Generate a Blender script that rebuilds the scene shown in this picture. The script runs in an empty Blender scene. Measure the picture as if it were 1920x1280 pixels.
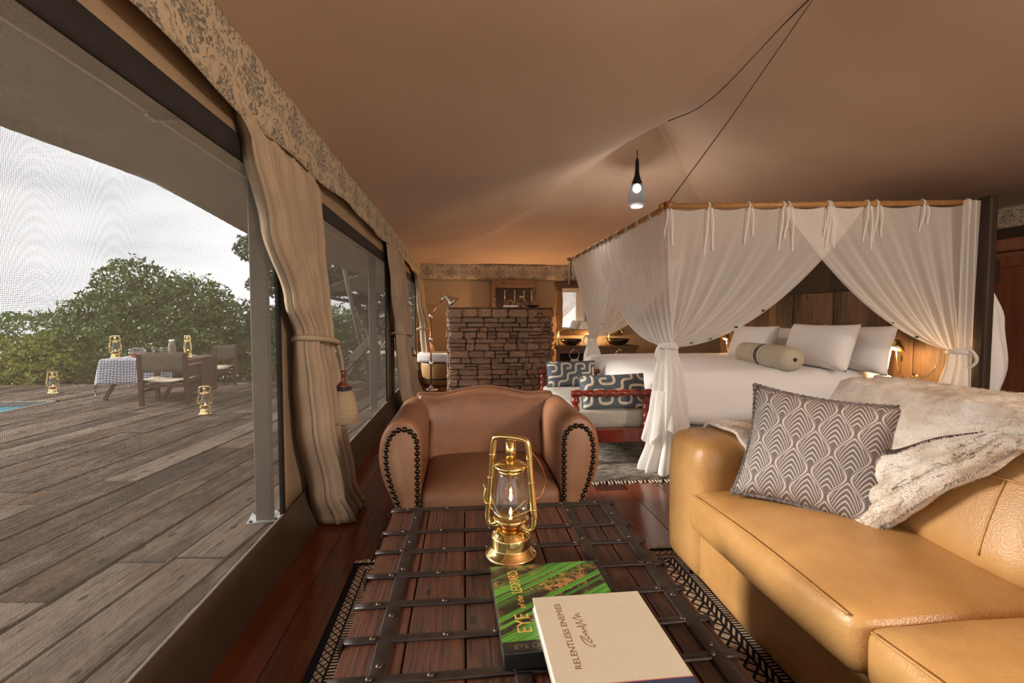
import bpy, bmesh, math, random
from mathutils import Vector, Matrix, noise as mnoise
random.seed(7)
sin, cos, pi = math.sin, math.cos, math.pi
SC = bpy.context.scene
COL = SC.collection

# ------------------------------------------------------------------ camera, sky, sun, exposure
cam_d = bpy.data.cameras.new('camera'); cam = bpy.data.objects.new('camera', cam_d); COL.objects.link(cam)
cam_d.sensor_width = 36; cam_d.lens = 16.875; cam_d.clip_start = .02; cam_d.clip_end = 2000
cam.location = (0, 0, 1.12)
cam.rotation_euler = (math.radians(90 - 2.722), 0, math.radians(-5.711))
SC.camera = cam
SC.view_settings.view_transform = 'Standard'; SC.view_settings.look = 'None'
SC.view_settings.gamma = 1; SC.view_settings.use_curve_mapping = False
SC.view_settings.exposure = 0.35
SC.cycles.max_bounces = 6; SC.cycles.diffuse_bounces = 4; SC.cycles.use_adaptive_sampling = True; SC.cycles.adaptive_threshold = .04; SC.cycles.transparent_max_bounces = 16
SC.cycles.transmission_bounces = 8; SC.cycles.sample_clamp_indirect = 6
SC.cycles.use_denoising = True

SKY = 1.9
world = bpy.data.worlds.new('sky'); SC.world = world; world.use_nodes = True
wn = world.node_tree; wn.nodes.clear()
_o = wn.nodes.new('ShaderNodeOutputWorld'); _b = wn.nodes.new('ShaderNodeBackground')
_tc = wn.nodes.new('ShaderNodeTexCoord'); _mp = wn.nodes.new('ShaderNodeMapping'); _mp.inputs['Scale'].default_value = (1.3, 1.3, 4.5)
_n = wn.nodes.new('ShaderNodeTexNoise'); _n.inputs['Scale'].default_value = 1.6; _n.inputs['Detail'].default_value = 6
_r = wn.nodes.new('ShaderNodeValToRGB')
_r.color_ramp.elements[0].position = .30; _r.color_ramp.elements[0].color = (.36, .385, .43, 1)
_r.color_ramp.elements[1].position = .58; _r.color_ramp.elements[1].color = (1, 1, 1, 1)
wn.links.new(_tc.outputs['Generated'], _mp.inputs[0]); wn.links.new(_mp.outputs[0], _n.inputs['Vector'])
wn.links.new(_n.outputs['Fac'], _r.inputs[0]); wn.links.new(_r.outputs[0], _b.inputs[0])
_b.inputs[1].default_value = SKY; wn.links.new(_b.outputs[0], _o.inputs[0])

sun_d = bpy.data.lights.new('hazy_sun', 'SUN'); sun_d.energy = 8.0; sun_d.angle = math.radians(14); sun_d.color = (1, .93, .84)
sun = bpy.data.objects.new('hazy_sun', sun_d); COL.objects.link(sun)
sun.rotation_euler = Vector((.93, -.16, -.36)).to_track_quat('-Z', 'Y').to_euler()

# ------------------------------------------------------------------ helpers: mesh building
class MB:
    def __init__(s): s.v = []; s.f = []
    def add(s, vs, fs):
        o = len(s.v); s.v += [tuple(v) for v in vs]; s.f += [tuple(i + o for i in f) for f in fs]; return s
    def box(s, x0, x1, y0, y1, z0, z1, m=None):
        vs = [Vector((x, y, z)) for z in (z0, z1) for y in (y0, y1) for x in (x0, x1)]
        if m is not None: vs = [m @ v for v in vs]
        return s.add(vs, [(0, 2, 3, 1), (4, 5, 7, 6), (0, 1, 5, 4), (2, 6, 7, 3), (0, 4, 6, 2), (1, 3, 7, 5)])
    def bar(s, a, b, w, h, up=(0, 0, 1)):
        a = Vector(a); b = Vector(b); d = (b - a); L = d.length; d.normalize()
        u = Vector(up); r = d.cross(u)
        if r.length < 1e-4: r = d.cross(Vector((1, 0, 0)))
        r.normalize(); u = r.cross(d)
        vs = [p + r * (sx * w / 2) + u * (sz * h / 2) for p in (a, b) for sx, sz in ((-1, -1), (1, -1), (1, 1), (-1, 1))]
        return s.add(vs, [(0, 1, 2, 3), (7, 6, 5, 4), (0, 4, 5, 1), (1, 5, 6, 2), (2, 6, 7, 3), (3, 7, 4, 0)])
    def tube(s, pts, r, n=8, closed=False, caps=True):
        pts = [Vector(p) for p in pts]; N = len(pts)
        rs = r if isinstance(r, (list, tuple)) else [r] * N
        rings = []; nrm = None
        for i, p in enumerate(pts):
            if closed: t = pts[(i + 1) % N] - pts[i - 1]
            else: t = pts[min(i + 1, N - 1)] - pts[max(i - 1, 0)]
            if t.length < 1e-9: t = Vector((0, 0, 1))
            t.normalize()
            if nrm is None:
                nrm = t.cross(Vector((0, 0, 1)))
                if nrm.length < .05: nrm = t.cross(Vector((1, 0, 0)))
            nrm = nrm - t * nrm.dot(t)
            if nrm.length < 1e-6: nrm = t.orthogonal()
            nrm.normalize(); b = t.cross(nrm)
            rings.append([p + (nrm * cos(2 * pi * k / n) + b * sin(2 * pi * k / n)) * rs[i] for k in range(n)])
        vs = [v for q in rings for v in q]; fs = []
        for i in range(N if closed else N - 1):
            j = (i + 1) % N
            for k in range(n): fs.append((i * n + k, i * n + (k + 1) % n, j * n + (k + 1) % n, j * n + k))
        if caps and not closed: fs += [tuple(range(n - 1, -1, -1)), tuple((N - 1) * n + k for k in range(n))]
        return s.add(vs, fs)
    def lathe(s, prof, n=24, c=(0, 0, 0), m=None, rf=None):
        vs = []; fs = []
        for i, (r, z) in enumerate(prof):
            for k in range(n):
                a = 2 * pi * k / n; q = r * (rf(a, z) if rf else 1)
                v = Vector((q * cos(a), q * sin(a), z))
                if m is not None: v = m @ v
                vs.append(v + Vector(c))
        for i in range(len(prof) - 1):
            for k in range(n): fs.append((i * n + k, i * n + (k + 1) % n, (i + 1) * n + (k + 1) % n, (i + 1) * n + k))
        if prof[0][0] > 1e-6: fs.append(tuple(range(n - 1, -1, -1)))
        if prof[-1][0] > 1e-6: fs.append(tuple((len(prof) - 1) * n + k for k in range(n)))
        return s.add(vs, fs)
    def grid(s, fn, nu, nv, cu=False):
        vs = [fn(i / nu, j / nv) for j in range(nv + 1) for i in range(nu + (0 if cu else 1))]
        w = nu if cu else nu + 1
        fs = [(j * w + i, j * w + (i + 1) % w, (j + 1) * w + (i + 1) % w, (j + 1) * w + i) for j in range(nv) for i in range(nu)]
        return s.add(vs, fs)
    def loft(s, secs, caps=True):
        n = len(secs[0]); vs = [p for q in secs for p in q]
        fs = [(i * n + k, i * n + (k + 1) % n, (i + 1) * n + (k + 1) % n, (i + 1) * n + k) for i in range(len(secs) - 1) for k in range(n)]
        if caps: fs += [tuple(range(n - 1, -1, -1)), tuple((len(secs) - 1) * n + k for k in range(n))]
        return s.add(vs, fs)
    def soft(s, x0, x1, y0, y1, z0, z1, r, n=8, puff=(0, 0, 0), fn=None):
        c = Vector(((x0 + x1) / 2, (y0 + y1) / 2, (z0 + z1) / 2)); hs = Vector(((x1 - x0) / 2, (y1 - y0) / 2, (z1 - z0) / 2))
        r = min(r, *hs)
        bm = bmesh.new(); bmesh.ops.create_cube(bm, size=2)
        bmesh.ops.subdivide_edges(bm, edges=bm.edges[:], cuts=n - 1, use_grid_fill=True)
        for v in bm.verts:
            q = []
            for k in range(3):
                t = max(-1, min(1, v.co[k])); q.append(math.copysign(1 - (1 - abs(t)) ** 1.5, t))
            q = Vector(q)
            inner = Vector([q[k] * hs[k] for k in range(3)])
            cl = Vector([max(-(hs[k] - r), min(hs[k] - r, inner[k])) for k in range(3)])
            d = inner - cl
            p = cl + (d.normalized() * r if d.length > 1e-9 else d) if d.length > 1e-9 else inner
            # puff: bulge each face towards its middle
            for k in range(3):
                a, b = (k + 1) % 3, (k + 2) % 3
                w = max(0, 1 - (p[a] / hs[a]) ** 2) * max(0, 1 - (p[b] / hs[b]) ** 2)
                p[k] += math.copysign(puff[k] * w * min(1, abs(p[k]) / hs[k]), p[k])
            p += c
            v.co = Vector(fn(p)) if fn else p
        bm.verts.ensure_lookup_table(); bm.verts.index_update()
        s.add([v.co.copy() for v in bm.verts], [tuple(v.index for v in f.verts) for f in bm.faces]); bm.free(); return s
    def mesh(s, name, mat=None, smooth=False):
        me = bpy.data.meshes.new(name); me.from_pydata([tuple(v) for v in s.v], [], s.f); me.update()
        bm = bmesh.new(); bm.from_mesh(me); bmesh.ops.recalc_face_normals(bm, faces=bm.faces[:]); bm.to_mesh(me); bm.free()
        if mat: me.materials.append(mat)
        if smooth:
            for p in me.polygons: p.use_smooth = True
        return me
    def build(s, name, mat, parent=None, smooth=False, bevel=0, seg=2, solid=0, sub=0):
        return link(name, s.mesh(name, mat, smooth), parent, bevel, seg, solid, sub)

def link(name, data, parent=None, bevel=0, seg=2, solid=0, sub=0):
    o = bpy.data.objects.new(name, data); COL.objects.link(o)
    if parent is not None: o.parent = parent
    if solid:
        m = o.modifiers.new('s', 'SOLIDIFY'); m.thickness = solid; m.offset = 0
    if bevel:
        m = o.modifiers.new('b', 'BEVEL'); m.width = bevel; m.segments = seg; m.limit_method = 'ANGLE'; m.angle_limit = math.radians(40)
    if sub:
        m = o.modifiers.new('u', 'SUBSURF'); m.levels = sub; m.render_levels = sub
    return o
def tag(o, label=None, cat=None, group=None, kind=None):
    if label: o['label'] = label
    if cat: o['category'] = cat
    if group: o['group'] = group
    if kind: o['kind'] = kind
    return o
def thing(name, label, cat, loc=(0, 0, 0), rz=0, group=None, kind=None):
    o = bpy.data.objects.new(name, None); COL.objects.link(o); o.location = loc; o.rotation_euler = (0, 0, rz); o.empty_display_size = .1
    return tag(o, label, cat, group, kind)
def copy_tree(o, parent=None):
    c = o.copy(); COL.objects.link(c); c.parent = parent
    for ch in list(o.children): copy_tree(ch, c)
    return c
def lerp(a, b, t): return a + (b - a) * t
def interp(x, xs, ys):
    if x <= xs[0]: return ys[0]
    for i in range(len(xs) - 1):
        if x <= xs[i + 1]:
            t = (x - xs[i]) / (xs[i + 1] - xs[i]); return lerp(ys[i], ys[i + 1], t * t * (3 - 2 * t))
    return ys[-1]
def interl(x, xs, ys):
    if x <= xs[0]: return ys[0]
    for i in range(len(xs) - 1):
        if x <= xs[i + 1]: return lerp(ys[i], ys[i + 1], (x - xs[i]) / (xs[i + 1] - xs[i]))
    return ys[-1]
def nz(x, y=0, z=0): return mnoise.noise(Vector((x, y, z)))
def smoothpath(pts, n=8, closed=False):
    P = [Vector(p) for p in pts]; N = len(P); out = []
    for i in range(N if closed else N - 1):
        if closed: a, b, c, d = P[i - 1], P[i], P[(i + 1) % N], P[(i + 2) % N]
        else: a, b, c, d = P[max(i - 1, 0)], P[i], P[i + 1], P[min(i + 2, N - 1)]
        for k in range(n):
            t = k / n
            out.append(.5 * ((2 * b) + (c - a) * t + (2 * a - 5 * b + 4 * c - d) * t * t + (3 * b - a - 3 * c + d) * t ** 3))
    if not closed: out.append(P[-1])
    return out

# ------------------------------------------------------------------ helpers: node materials
class X:
    """a socket in a node tree with arithmetic"""
    def __init__(s, t, k): s.t = t; s.k = k
    def m(s, op, *a):
        n = s.t.nodes.new('ShaderNodeMath'); n.operation = op; s.t.links.new(s.k, n.inputs[0])
        for i, b in enumerate(a):
            if isinstance(b, X): s.t.links.new(b.k, n.inputs[i + 1])
            else: n.inputs[i + 1].default_value = b
        return X(s.t, n.outputs[0])
    def __add__(s, b): return s.m('ADD', b)
    def __sub__(s, b): return s.m('SUBTRACT', b)
    def __mul__(s, b): return s.m('MULTIPLY', b)
    def __truediv__(s, b): return s.m('DIVIDE', b)
    def lt(s, b): return s.m('LESS_THAN', b)
    def gt(s, b): return s.m('GREATER_THAN', b)
    def abs(s): return s.m('ABSOLUTE')
    def fr(s): return s.m('FRACT')
    def fl(s): return s.m('FLOOR')
    def mn(s, b): return s.m('MINIMUM', b)
    def mx(s, b): return s.m('MAXIMUM', b)
    def pw(s, b): return s.m('POWER', b)
    def sq(s): return s.m('SQRT')
    def cs(s): return s.m('COSINE')
    def sn(s): return s.m('SINE')
    def inv(s): return (s * -1.) + 1.
    def band(s, a, b): return s.gt(a) * s.lt(b)
    def step(s, a, b):
        n = s.t.nodes.new('ShaderNodeMapRange'); n.interpolation_type = 'SMOOTHSTEP'; s.t.links.new(s.k, n.inputs[0])
        n.inputs[1].default_value = a; n.inputs[2].default_value = b; return X(s.t, n.outputs[0])
class Mat:
    def __init__(s, name, rough=.6, metal=0, spec=.5):
        s.m = bpy.data.materials.new(name); s.m.use_nodes = True; s.t = s.m.node_tree
        s.b = s.t.nodes['Principled BSDF']; s.b.inputs['Roughness'].default_value = rough; s.b.inputs['Metallic'].default_value = metal
        s.b.inputs['Specular IOR Level'].default_value = spec
    def coord(s, kind='Object', scale=(1, 1, 1), rot=(0, 0, 0)):
        n = s.t.nodes.new('ShaderNodeTexCoord'); p = s.t.nodes.new('ShaderNodeMapping')
        p.inputs['Scale'].default_value = scale; p.inputs['Rotation'].default_value = rot
        s.t.links.new(n.outputs[kind], p.inputs[0]); return p.outputs[0]
    def xyz(s, kind='Object'):
        n = s.t.nodes.new('ShaderNodeTexCoord'); p = s.t.nodes.new('ShaderNodeSeparateXYZ'); s.t.links.new(n.outputs[kind], p.inputs[0])
        return [X(s.t, p.outputs[i]) for i in range(3)]
    def comb(s, a, b, c=None):
        n = s.t.nodes.new('ShaderNodeCombineXYZ')
        for i, q in enumerate((a, b, c)):
            if isinstance(q, X): s.t.links.new(q.k, n.inputs[i])
            elif q is not None: n.inputs[i].default_value = q
        return n.outputs[0]
    def noise(s, vec, scale=5, detail=4, rough=.5, dist=0):
        n = s.t.nodes.new('ShaderNodeTexNoise'); n.inputs['Scale'].default_value = scale; n.inputs['Detail'].default_value = detail
        n.inputs['Roughness'].default_value = rough; n.inputs['Distortion'].default_value = dist
        if vec is not None: s.t.links.new(vec, n.inputs['Vector'])
        return X(s.t, n.outputs['Fac'])
    def voro(s, vec, scale=5, feat='F1'):
        n = s.t.nodes.new('ShaderNodeTexVoronoi'); n.feature = feat; n.inputs['Scale'].default_value = scale
        if vec is not None: s.t.links.new(vec, n.inputs['Vector'])
        return X(s.t, n.outputs['Distance'])
    def white(s, vec):
        n = s.t.nodes.new('ShaderNodeTexWhiteNoise'); s.t.links.new(vec, n.inputs['Vector']); return X(s.t, n.outputs['Value'])
    def objrand(s):
        n = s.t.nodes.new('ShaderNodeObjectInfo'); return X(s.t, n.outputs['Random'])
    def mix(s, f, a, b):
        n = s.t.nodes.new('ShaderNodeMix'); n.data_type = 'RGBA'
        if isinstance(f, X): s.t.links.new(f.k, n.inputs[0])
        else: n.inputs[0].default_value = f
        for q, i in ((a, 6), (b, 7)):
            if isinstance(q, tuple): n.inputs[i].default_value = (*q[:3], 1)
            else: s.t.links.new(q, n.inputs[i])
        return n.outputs[2]
    def color(s, c):
        if isinstance(c, tuple): s.b.inputs['Base Color'].default_value = (*c[:3], 1)
        else: s.t.links.new(c, s.b.inputs['Base Color'])
        return s
    def rough(s, x): s.t.links.new(x.k, s.b.inputs['Roughness']); return s
    def bump(s, h, strength=.3, dist=.01):
        n = s.t.nodes.new('ShaderNodeBump'); n.inputs['Strength'].default_value = strength; n.inputs['Distance'].default_value = dist
        s.t.links.new(h.k, n.inputs['Height']); s.t.links.new(n.outputs[0], s.b.inputs['Normal']); return s
def sh(c, k): return tuple(min(1, max(0, q * k)) for q in c)
def srgb(r, g, b):
    f = lambda c: (c / 255 / 12.92) if c / 255 <= .04045 else ((c / 255 + .055) / 1.055) ** 2.4
    return (f(r), f(g), f(b))
def plain(name, c, rough=.6, metal=0, var=.12, scale=8, bump=.1, bscale=60, stretch=(1, 1, 1), spec=.5, orand=0, dist=.004):
    M = Mat(name, rough, metal, spec); v = M.coord('Object', stretch); n = M.noise(v, scale, 5)
    f = n
    if orand: f = n * (1 - orand) + M.objrand() * orand
    M.color(M.mix(f.step(.25, .75), sh(c, 1 - var), sh(c, 1 + var)))
    if bump: M.bump(M.noise(v, bscale, 4), bump, dist)
    return M.m
def woodmat(name, dark, light, axis=1, rough=.5, grain=1., orand=.3, bump=.3, spec=.4, knots=True):
    M = Mat(name, rough, 0, spec); sc = [14., 14., 14.]; sc[axis] = .9
    n = M.t.nodes.new('ShaderNodeTexCoord'); oi = M.t.nodes.new('ShaderNodeObjectInfo')
    ad = M.t.nodes.new('ShaderNodeVectorMath'); ad.operation = 'MULTIPLY_ADD'
    cb = M.t.nodes.new('ShaderNodeCombineXYZ')
    for i in range(3): M.t.links.new(oi.outputs['Random'], cb.inputs[i])
    M.t.links.new(cb.outputs[0], ad.inputs[0]); ad.inputs[1].default_value = (37, 53, 71); M.t.links.new(n.outputs['Object'], ad.inputs[2])
    mp = M.t.nodes.new('ShaderNodeMapping'); mp.inputs['Scale'].default_value = [q * grain for q in sc]; M.t.links.new(ad.outputs[0], mp.inputs[0])
    g = M.noise(mp.outputs[0], 3, 8, .65, .6); b = M.noise(ad.outputs[0], 2.2, 3)
    f = g * .6 + b * .4
    if orand: f = f * (1 - orand) + X(M.t, oi.outputs['Random']) * orand
    c = M.mix(f.step(.28, .72), dark, light)
    if knots:
        mp2 = M.t.nodes.new('ShaderNodeMapping'); s2 = [7.] * 3; s2[axis] = 2.6; mp2.inputs['Scale'].default_value = s2; M.t.links.new(ad.outputs[0], mp2.inputs[0])
        k = M.voro(mp2.outputs[0], 1.); c = M.mix(k.lt(.09), c, sh(dark, .45))
    M.color(c); M.bump(g, bump, .006); return M.m
def emit(name, c, k):
    m = bpy.data.materials.new(name); m.use_nodes = True; t = m.node_tree; t.nodes.clear()
    e = t.nodes.new('ShaderNodeEmission'); e.inputs[0].default_value = (*c, 1); e.inputs[1].default_value = k
    o = t.nodes.new('ShaderNodeOutputMaterial'); t.links.new(e.outputs[0], o.inputs[0]); return m
def point(name, loc, energy, color, r=.03, parent=None):
    d = bpy.data.lights.new(name, 'POINT'); d.energy = energy; d.color = color; d.shadow_soft_size = r
    o = bpy.data.objects.new(name, d); COL.objects.link(o); o.location = loc
    if parent is not None: o.parent = parent
    return o

def worn(name, dark, light, rough, crack, spots, spec, orand, tint=None):
    M = Mat(name, rough, 0, spec)
    n = M.t.nodes.new('ShaderNodeTexCoord'); oi = M.t.nodes.new('ShaderNodeObjectInfo'); ad = M.t.nodes.new('ShaderNodeVectorMath'); ad.operation = 'MULTIPLY_ADD'
    cb = M.t.nodes.new('ShaderNodeCombineXYZ')
    for i in range(3): M.t.links.new(oi.outputs['Random'], cb.inputs[i])
    M.t.links.new(cb.outputs[0], ad.inputs[0]); ad.inputs[1].default_value = (37, 53, 71); M.t.links.new(n.outputs['Object'], ad.inputs[2])
    def mp(s):
        q = M.t.nodes.new('ShaderNodeMapping'); q.inputs['Scale'].default_value = s; M.t.links.new(ad.outputs[0], q.inputs[0]); return q.outputs[0]
    fine = M.noise(mp((60, 2.2, 60)), 2, 6, .7, .3); broad = M.noise(mp((5, .9, 5)), 1.3, 5, .6, .4); blot = M.noise(mp((4, 4, 4)), 1.2, 5, .6)
    f = (fine * .45 + broad * .35 + blot * .2) * (1 - orand) + X(M.t, oi.outputs['Random']) * orand
    c = M.mix(f.step(.38, .62), dark, light)
    if tint: c = M.mix(M.noise(mp((3, .7, 3)), 1.6, 4).step(.52, .70) * .55, c, tint)
    ck = M.noise(mp((26, .55, 26)), 1.6, 4, .55, .8); crk = (ck - .5).abs().lt(crack)
    sp = M.voro(mp((9, 4.5, 9)), 1.).lt(spots)
    bad = crk.mx(sp); c = M.mix(bad * .85, c, sh(dark, .25)); M.color(c); M.bump(fine * .7 + broad * .4 + bad * -.8, 1., .008); return M.m
def deckmat(): return worn('weathered_deck', (.022, .015, .011), (.185, .142, .110), .9, .012, .15, .06, .15, (.115, .062, .033))
def crackwood(name, d, l, r): return worn(name, d, l, r, .006, .07, .45, .15)
MAT = {}
def mats():
    M = MAT
    # canvas and fabric
    M['ceiling'] = plain('ceiling_canvas', (.55, .395, .30), .85, var=.06, scale=1.2, bump=.08, bscale=300)
    M['canvas'] = plain('tan_canvas', (.36, .25, .15), .85, var=.1, scale=2, bump=.15, bscale=200)
    M['wallcanvas'] = plain('wall_canvas', (.47, .34, .20), .85, var=.07, scale=1.5, bump=.1, bscale=200)
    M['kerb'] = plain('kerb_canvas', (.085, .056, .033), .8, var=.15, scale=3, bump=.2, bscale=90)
    M['blackcanvas'] = plain('dark_canvas', (.022, .018, .016), .8, var=.2, bump=.1)
    M['awning'] = plain('awning_canvas', (.36, .30, .24), .85, var=.08, scale=2, bump=.1, bscale=150)
    M['curtain'] = plain('curtain_linen', (.40, .295, .20), .9, var=.1, scale=4, bump=.25, bscale=160, stretch=(3, 3, 1))
    M['wire'] = plain('screen_wire', (.19, .165, .14), .7, var=.05, bump=0)
    M['steel'] = plain('painted_steel', (.20, .185, .165), .45, .3, var=.08, scale=6, bump=.05)
    M['galv'] = plain('galvanised_plate', (.62, .62, .60), .35, .7, var=.12, scale=30, bump=.1)
    M['rope'] = plain('dark_rope', (.09, .06, .04), .9, bump=.3)
    M['whitecord'] = plain('white_cord', (.75, .72, .66), .7, bump=0)
    # damask: mirrored noise motifs in blue-grey on cream
    def damask(name, ax, per=.44, hgt=.27, z0=1.88, ground=(.52, .41, .28), ink=(.115, .115, .105)):
        Q = Mat(name, .9); c = Q.xyz(); u = c[ax]; v = (c[2] - z0) / hgt
        a = ((u / per).fr() - .5).abs() * 2.          # 0..1..0 mirrored
        cell = (u / per + .5).fr()
        b = (cell - .5).abs() * 2.
        n1 = Q.noise(Q.comb(a * 2.2, v * 2.2, 3.1), 2.6, 2, .5, .8)
        n2 = Q.noise(Q.comb(a * 2.2, v * 2.2, 9.7), 6.5, 2, .5, .9)
        def medallion(x, y, R, k):
            # leaf sprays fanning out from the middle: noise in polar coordinates, mirrored left and right
            r = (x.pw(2.) + y.pw(2.)).sq(); ang = x.m('ARCTAN2', y)
            nn = Q.noise(Q.comb(ang * k * .42 + r * 2.5, r * 13., k), 1.25, 2, .55, .7)
            scal = ((ang * k).sn() * .07 + .93) * R
            tip = (r / scal).step(.55, 1.0) * .10
            leaf = nn.gt(tip + .475)
            hole = Q.noise(Q.comb(ang * k, r * 30., 2.), 1.2, 2).gt(.60)
            return (r - scal).lt(0.) * leaf * hole.inv(), (r - scal).lt(.04)
        p1, m1 = medallion(a * .62, (v - .52) * .80, .38, 8.)
        p2, m2 = medallion(b * .62, (v - .98) * .80, .27, 6.); p3, m3 = medallion(b * .62, (v - .06) * .80, .26, 6.)
        vein = ((n2 * 26.).sn()).gt(.25) * n1.gt(.44)
        pat = p1.mx(p2 * m1.inv()).mx(p3 * m1.inv()).mx(vein * (m1.mx(m2).mx(m3)).inv())
        wear = Q.noise(Q.coord(), 60, 2).step(.3, .55)
        Q.color(Q.mix(pat * (wear * .35 + .6), ground, ink)); return Q.m
    M['damask_y'] = damask('damask_print', 1)
    M['damask_x'] = damask('damask_print_back', 0, z0=1.84, hgt=.26)
    # floors and timber
    M['floor'] = woodmat('polished_red_floor', (.06, .014, .006), (.24, .066, .026), 1, .16, .7, .35, .06, .5, False)
    M['deck'] = deckmat()
    M['chestwood'] = crackwood('old_chest_wood', (.011, .005, .003), (.090, .027, .010), .40)
    M['iron'] = plain('dark_iron_strap', (.024, .015, .011), .48, .25, var=.35, scale=25, bump=.5, bscale=60)
    M['rivet'] = plain('worn_rivet', (.08, .058, .045), .35, .7, var=.3, bump=.2)
    M['headwood'] = woodmat('reclaimed_plank', (.022, .013, .008), (.21, .118, .06), 2, .6, 1.0, .2, .9, .3)
    M['darkwood'] = woodmat('dark_panel_wood', (.012, .007, .005), (.05, .027, .016), 2, .55, .9, .3, .4, .3, False)
    M['mahogany'] = woodmat('mahogany', (.17, .055, .027), (.32, .12, .06), 2, .32, .8, .1, .1, .5, False)
    M['redwood'] = plain('red_turned_wood', (.21, .032, .016), .25, var=.25, scale=14, bump=.05)
    M['rodwood'] = plain('bamboo_rod', (.42, .215, .075), .4, var=.15, scale=20, bump=.1)
    M['vanitywood'] = woodmat('vanity_wood', (.06, .028, .012), (.24, .125, .05), 0, .45, .9, .3, .3, .4)
    M['tubwood'] = woodmat('tub_wood', (.24, .12, .045), (.50, .29, .12), 2, .5, .8, .2, .2, .4, False)
    M['deckchairwood'] = woodmat('red_brown_wood', (.045, .016, .010), (.12, .05, .03), 2, .5, .9, .2, .2)
    M['stone'] = None
    S = Mat('split_stone', .85); v = S.coord('Object'); r = S.objrand(); n = S.noise(v, 9, 6, .6)
    c1 = S.mix(r.step(0, 1), (.42, .265, .18), (.62, .43, .30)); c2 = S.mix(r.gt(.72) * .6, c1, (.52, .29, .17))
    S.color(S.mix(n.step(.35, .8) * .55, c2, (.20, .135, .10))); S.bump(S.noise(v, 22, 6, .7), .8, .02); M['stone'] = S.m
    M['mortar'] = plain('stone_joint', (.05, .035, .025), .95, bump=.4)
    # leather
    def leather(name, c, d, rough, sc):
        L = Mat(name, rough, 0, .5); v = L.coord('Object'); n = L.noise(v, 2.6, 5, .55); w = L.noise(v, 14, 5, .6)
        L.color(L.mix((n * .7 + w * .3).step(.3, .7), d, c)); g = L.voro(v, sc); L.bump(g * .5 + L.noise(v, 7, 3) * 2., .22, .006)
        L.rough(n.step(.2, .8) * .22 + (rough - .1)); return L.m
    M['brown_leather'] = leather('brown_leather', (.33, .155, .075), (.22, .098, .045), .42, 260)
    M['brown_leather_dark'] = leather('seat_leather', (.27, .135, .072), (.19, .09, .046), .5, 260)
    M['panel_leather'] = leather('arm_panel_leather', (.33, .18, .10), (.25, .125, .07), .5, 200)
    M['tan_leather'] = leather('tan_leather', (.50, .275, .098), (.375, .19, .058), .34, 220)
    M['stud'] = plain('bronze_stud', (.045, .034, .026), .22, .9, var=.2, bump=0)
    # metals, glass
    B = Mat('polished_brass', .13, 1); B.color((.83, .62, .27)); B.bump(B.noise(B.coord(), 18, 3), .05, .01); M['brass'] = B.m
    M['copper'] = plain('burner_copper', (.42, .16, .07), .3, 1, bump=0)
    M['nickel'] = plain('brushed_nickel', (.68, .62, .53), .25, 1, bump=0)
    M['chrome'] = plain('aged_chrome', (.8, .77, .7), .15, 1, bump=0)
    M['darkbronze'] = plain('dark_bronze', (.07, .05, .035), .35, .8, bump=.1)
    def glassy(name, tint, alpha, rough=.03):
        m = bpy.data.materials.new(name); m.use_nodes = True; t = m.node_tree; t.nodes.clear()
        o = t.nodes.new('ShaderNodeOutputMaterial'); a = t.nodes.new('ShaderNodeBsdfTransparent'); g = t.nodes.new('ShaderNodeBsdfGlossy'); x = t.nodes.new('ShaderNodeMixShader')
        a.inputs[0].default_value = (*tint, 1); g.inputs['Roughness'].default_value = rough
        f = t.nodes.new('ShaderNodeLayerWeight'); f.inputs[0].default_value = .25; mm = t.nodes.new('ShaderNodeMath'); mm.operation = 'MULTIPLY_ADD'; mm.inputs[1].default_value = .5; mm.inputs[2].default_value = alpha
        t.links.new(f.outputs['Facing'], mm.inputs[0]); t.links.new(mm.outputs[0], x.inputs[0]); t.links.new(a.outputs[0], x.inputs[1]); t.links.new(g.outputs[0], x.inputs[2]); t.links.new(x.outputs[0], o.inputs[0]); return m
    M['glass'] = glassy('clear_glass', (.96, .95, .92), .05)
    M['amber'] = glassy('amber_preserve', (.8, .3, .06), .1)
    mi = Mat('mirror_glass', .02, 1); mi.color((.9, .88, .84)); M['mirror'] = mi.m
    # whites, nets
    M['white'] = plain('white_cotton', (.84, .82, .80), .9, var=.03, scale=3, bump=.12, bscale=18, dist=.01)
    M['towel'] = plain('white_towel', (.85, .83, .80), .95, var=.04, bump=.5, bscale=400)
    M['greyweb'] = plain('grey_upholstery', (.46, .44, .39), .9, var=.08, bump=.3, bscale=300)
    M['baseg'] = plain('bed_base_grey', (.20, .19, .17), .9, var=.1, bump=.2, bscale=200)
    def net(name, a):
        m = bpy.data.materials.new(name); m.use_nodes = True; t = m.node_tree; t.nodes.clear()
        o = t.nodes.new('ShaderNodeOutputMaterial'); tr = t.nodes.new('ShaderNodeBsdfTransparent'); d = t.nodes.new('ShaderNodeBsdfDiffuse'); tl = t.nodes.new('ShaderNodeBsdfTranslucent')
        for q in (d, tl): q.inputs[0].default_value = (.90, .87, .83, 1)
        m1 = t.nodes.new('ShaderNodeMixShader'); m1.inputs[0].default_value = .4; m2 = t.nodes.new('ShaderNodeMixShader')
        lw = t.nodes.new('ShaderNodeLayerWeight'); lw.inputs[0].default_value = .5
        nn = t.nodes.new('ShaderNodeTexNoise'); nn.inputs['Scale'].default_value = 90
        k = t.nodes.new('ShaderNodeMath'); k.operation = 'MULTIPLY_ADD'; k.inputs[1].default_value = .42; k.inputs[2].default_value = a - .05
        k2 = t.nodes.new('ShaderNodeMath'); k2.operation = 'MULTIPLY_ADD'; k2.inputs[1].default_value = .15
        t.links.new(lw.outputs['Facing'], k.inputs[0]); t.links.new(nn.outputs['Fac'], k2.inputs[0]); t.links.new(k.outputs[0], k2.inputs[2])
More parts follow.
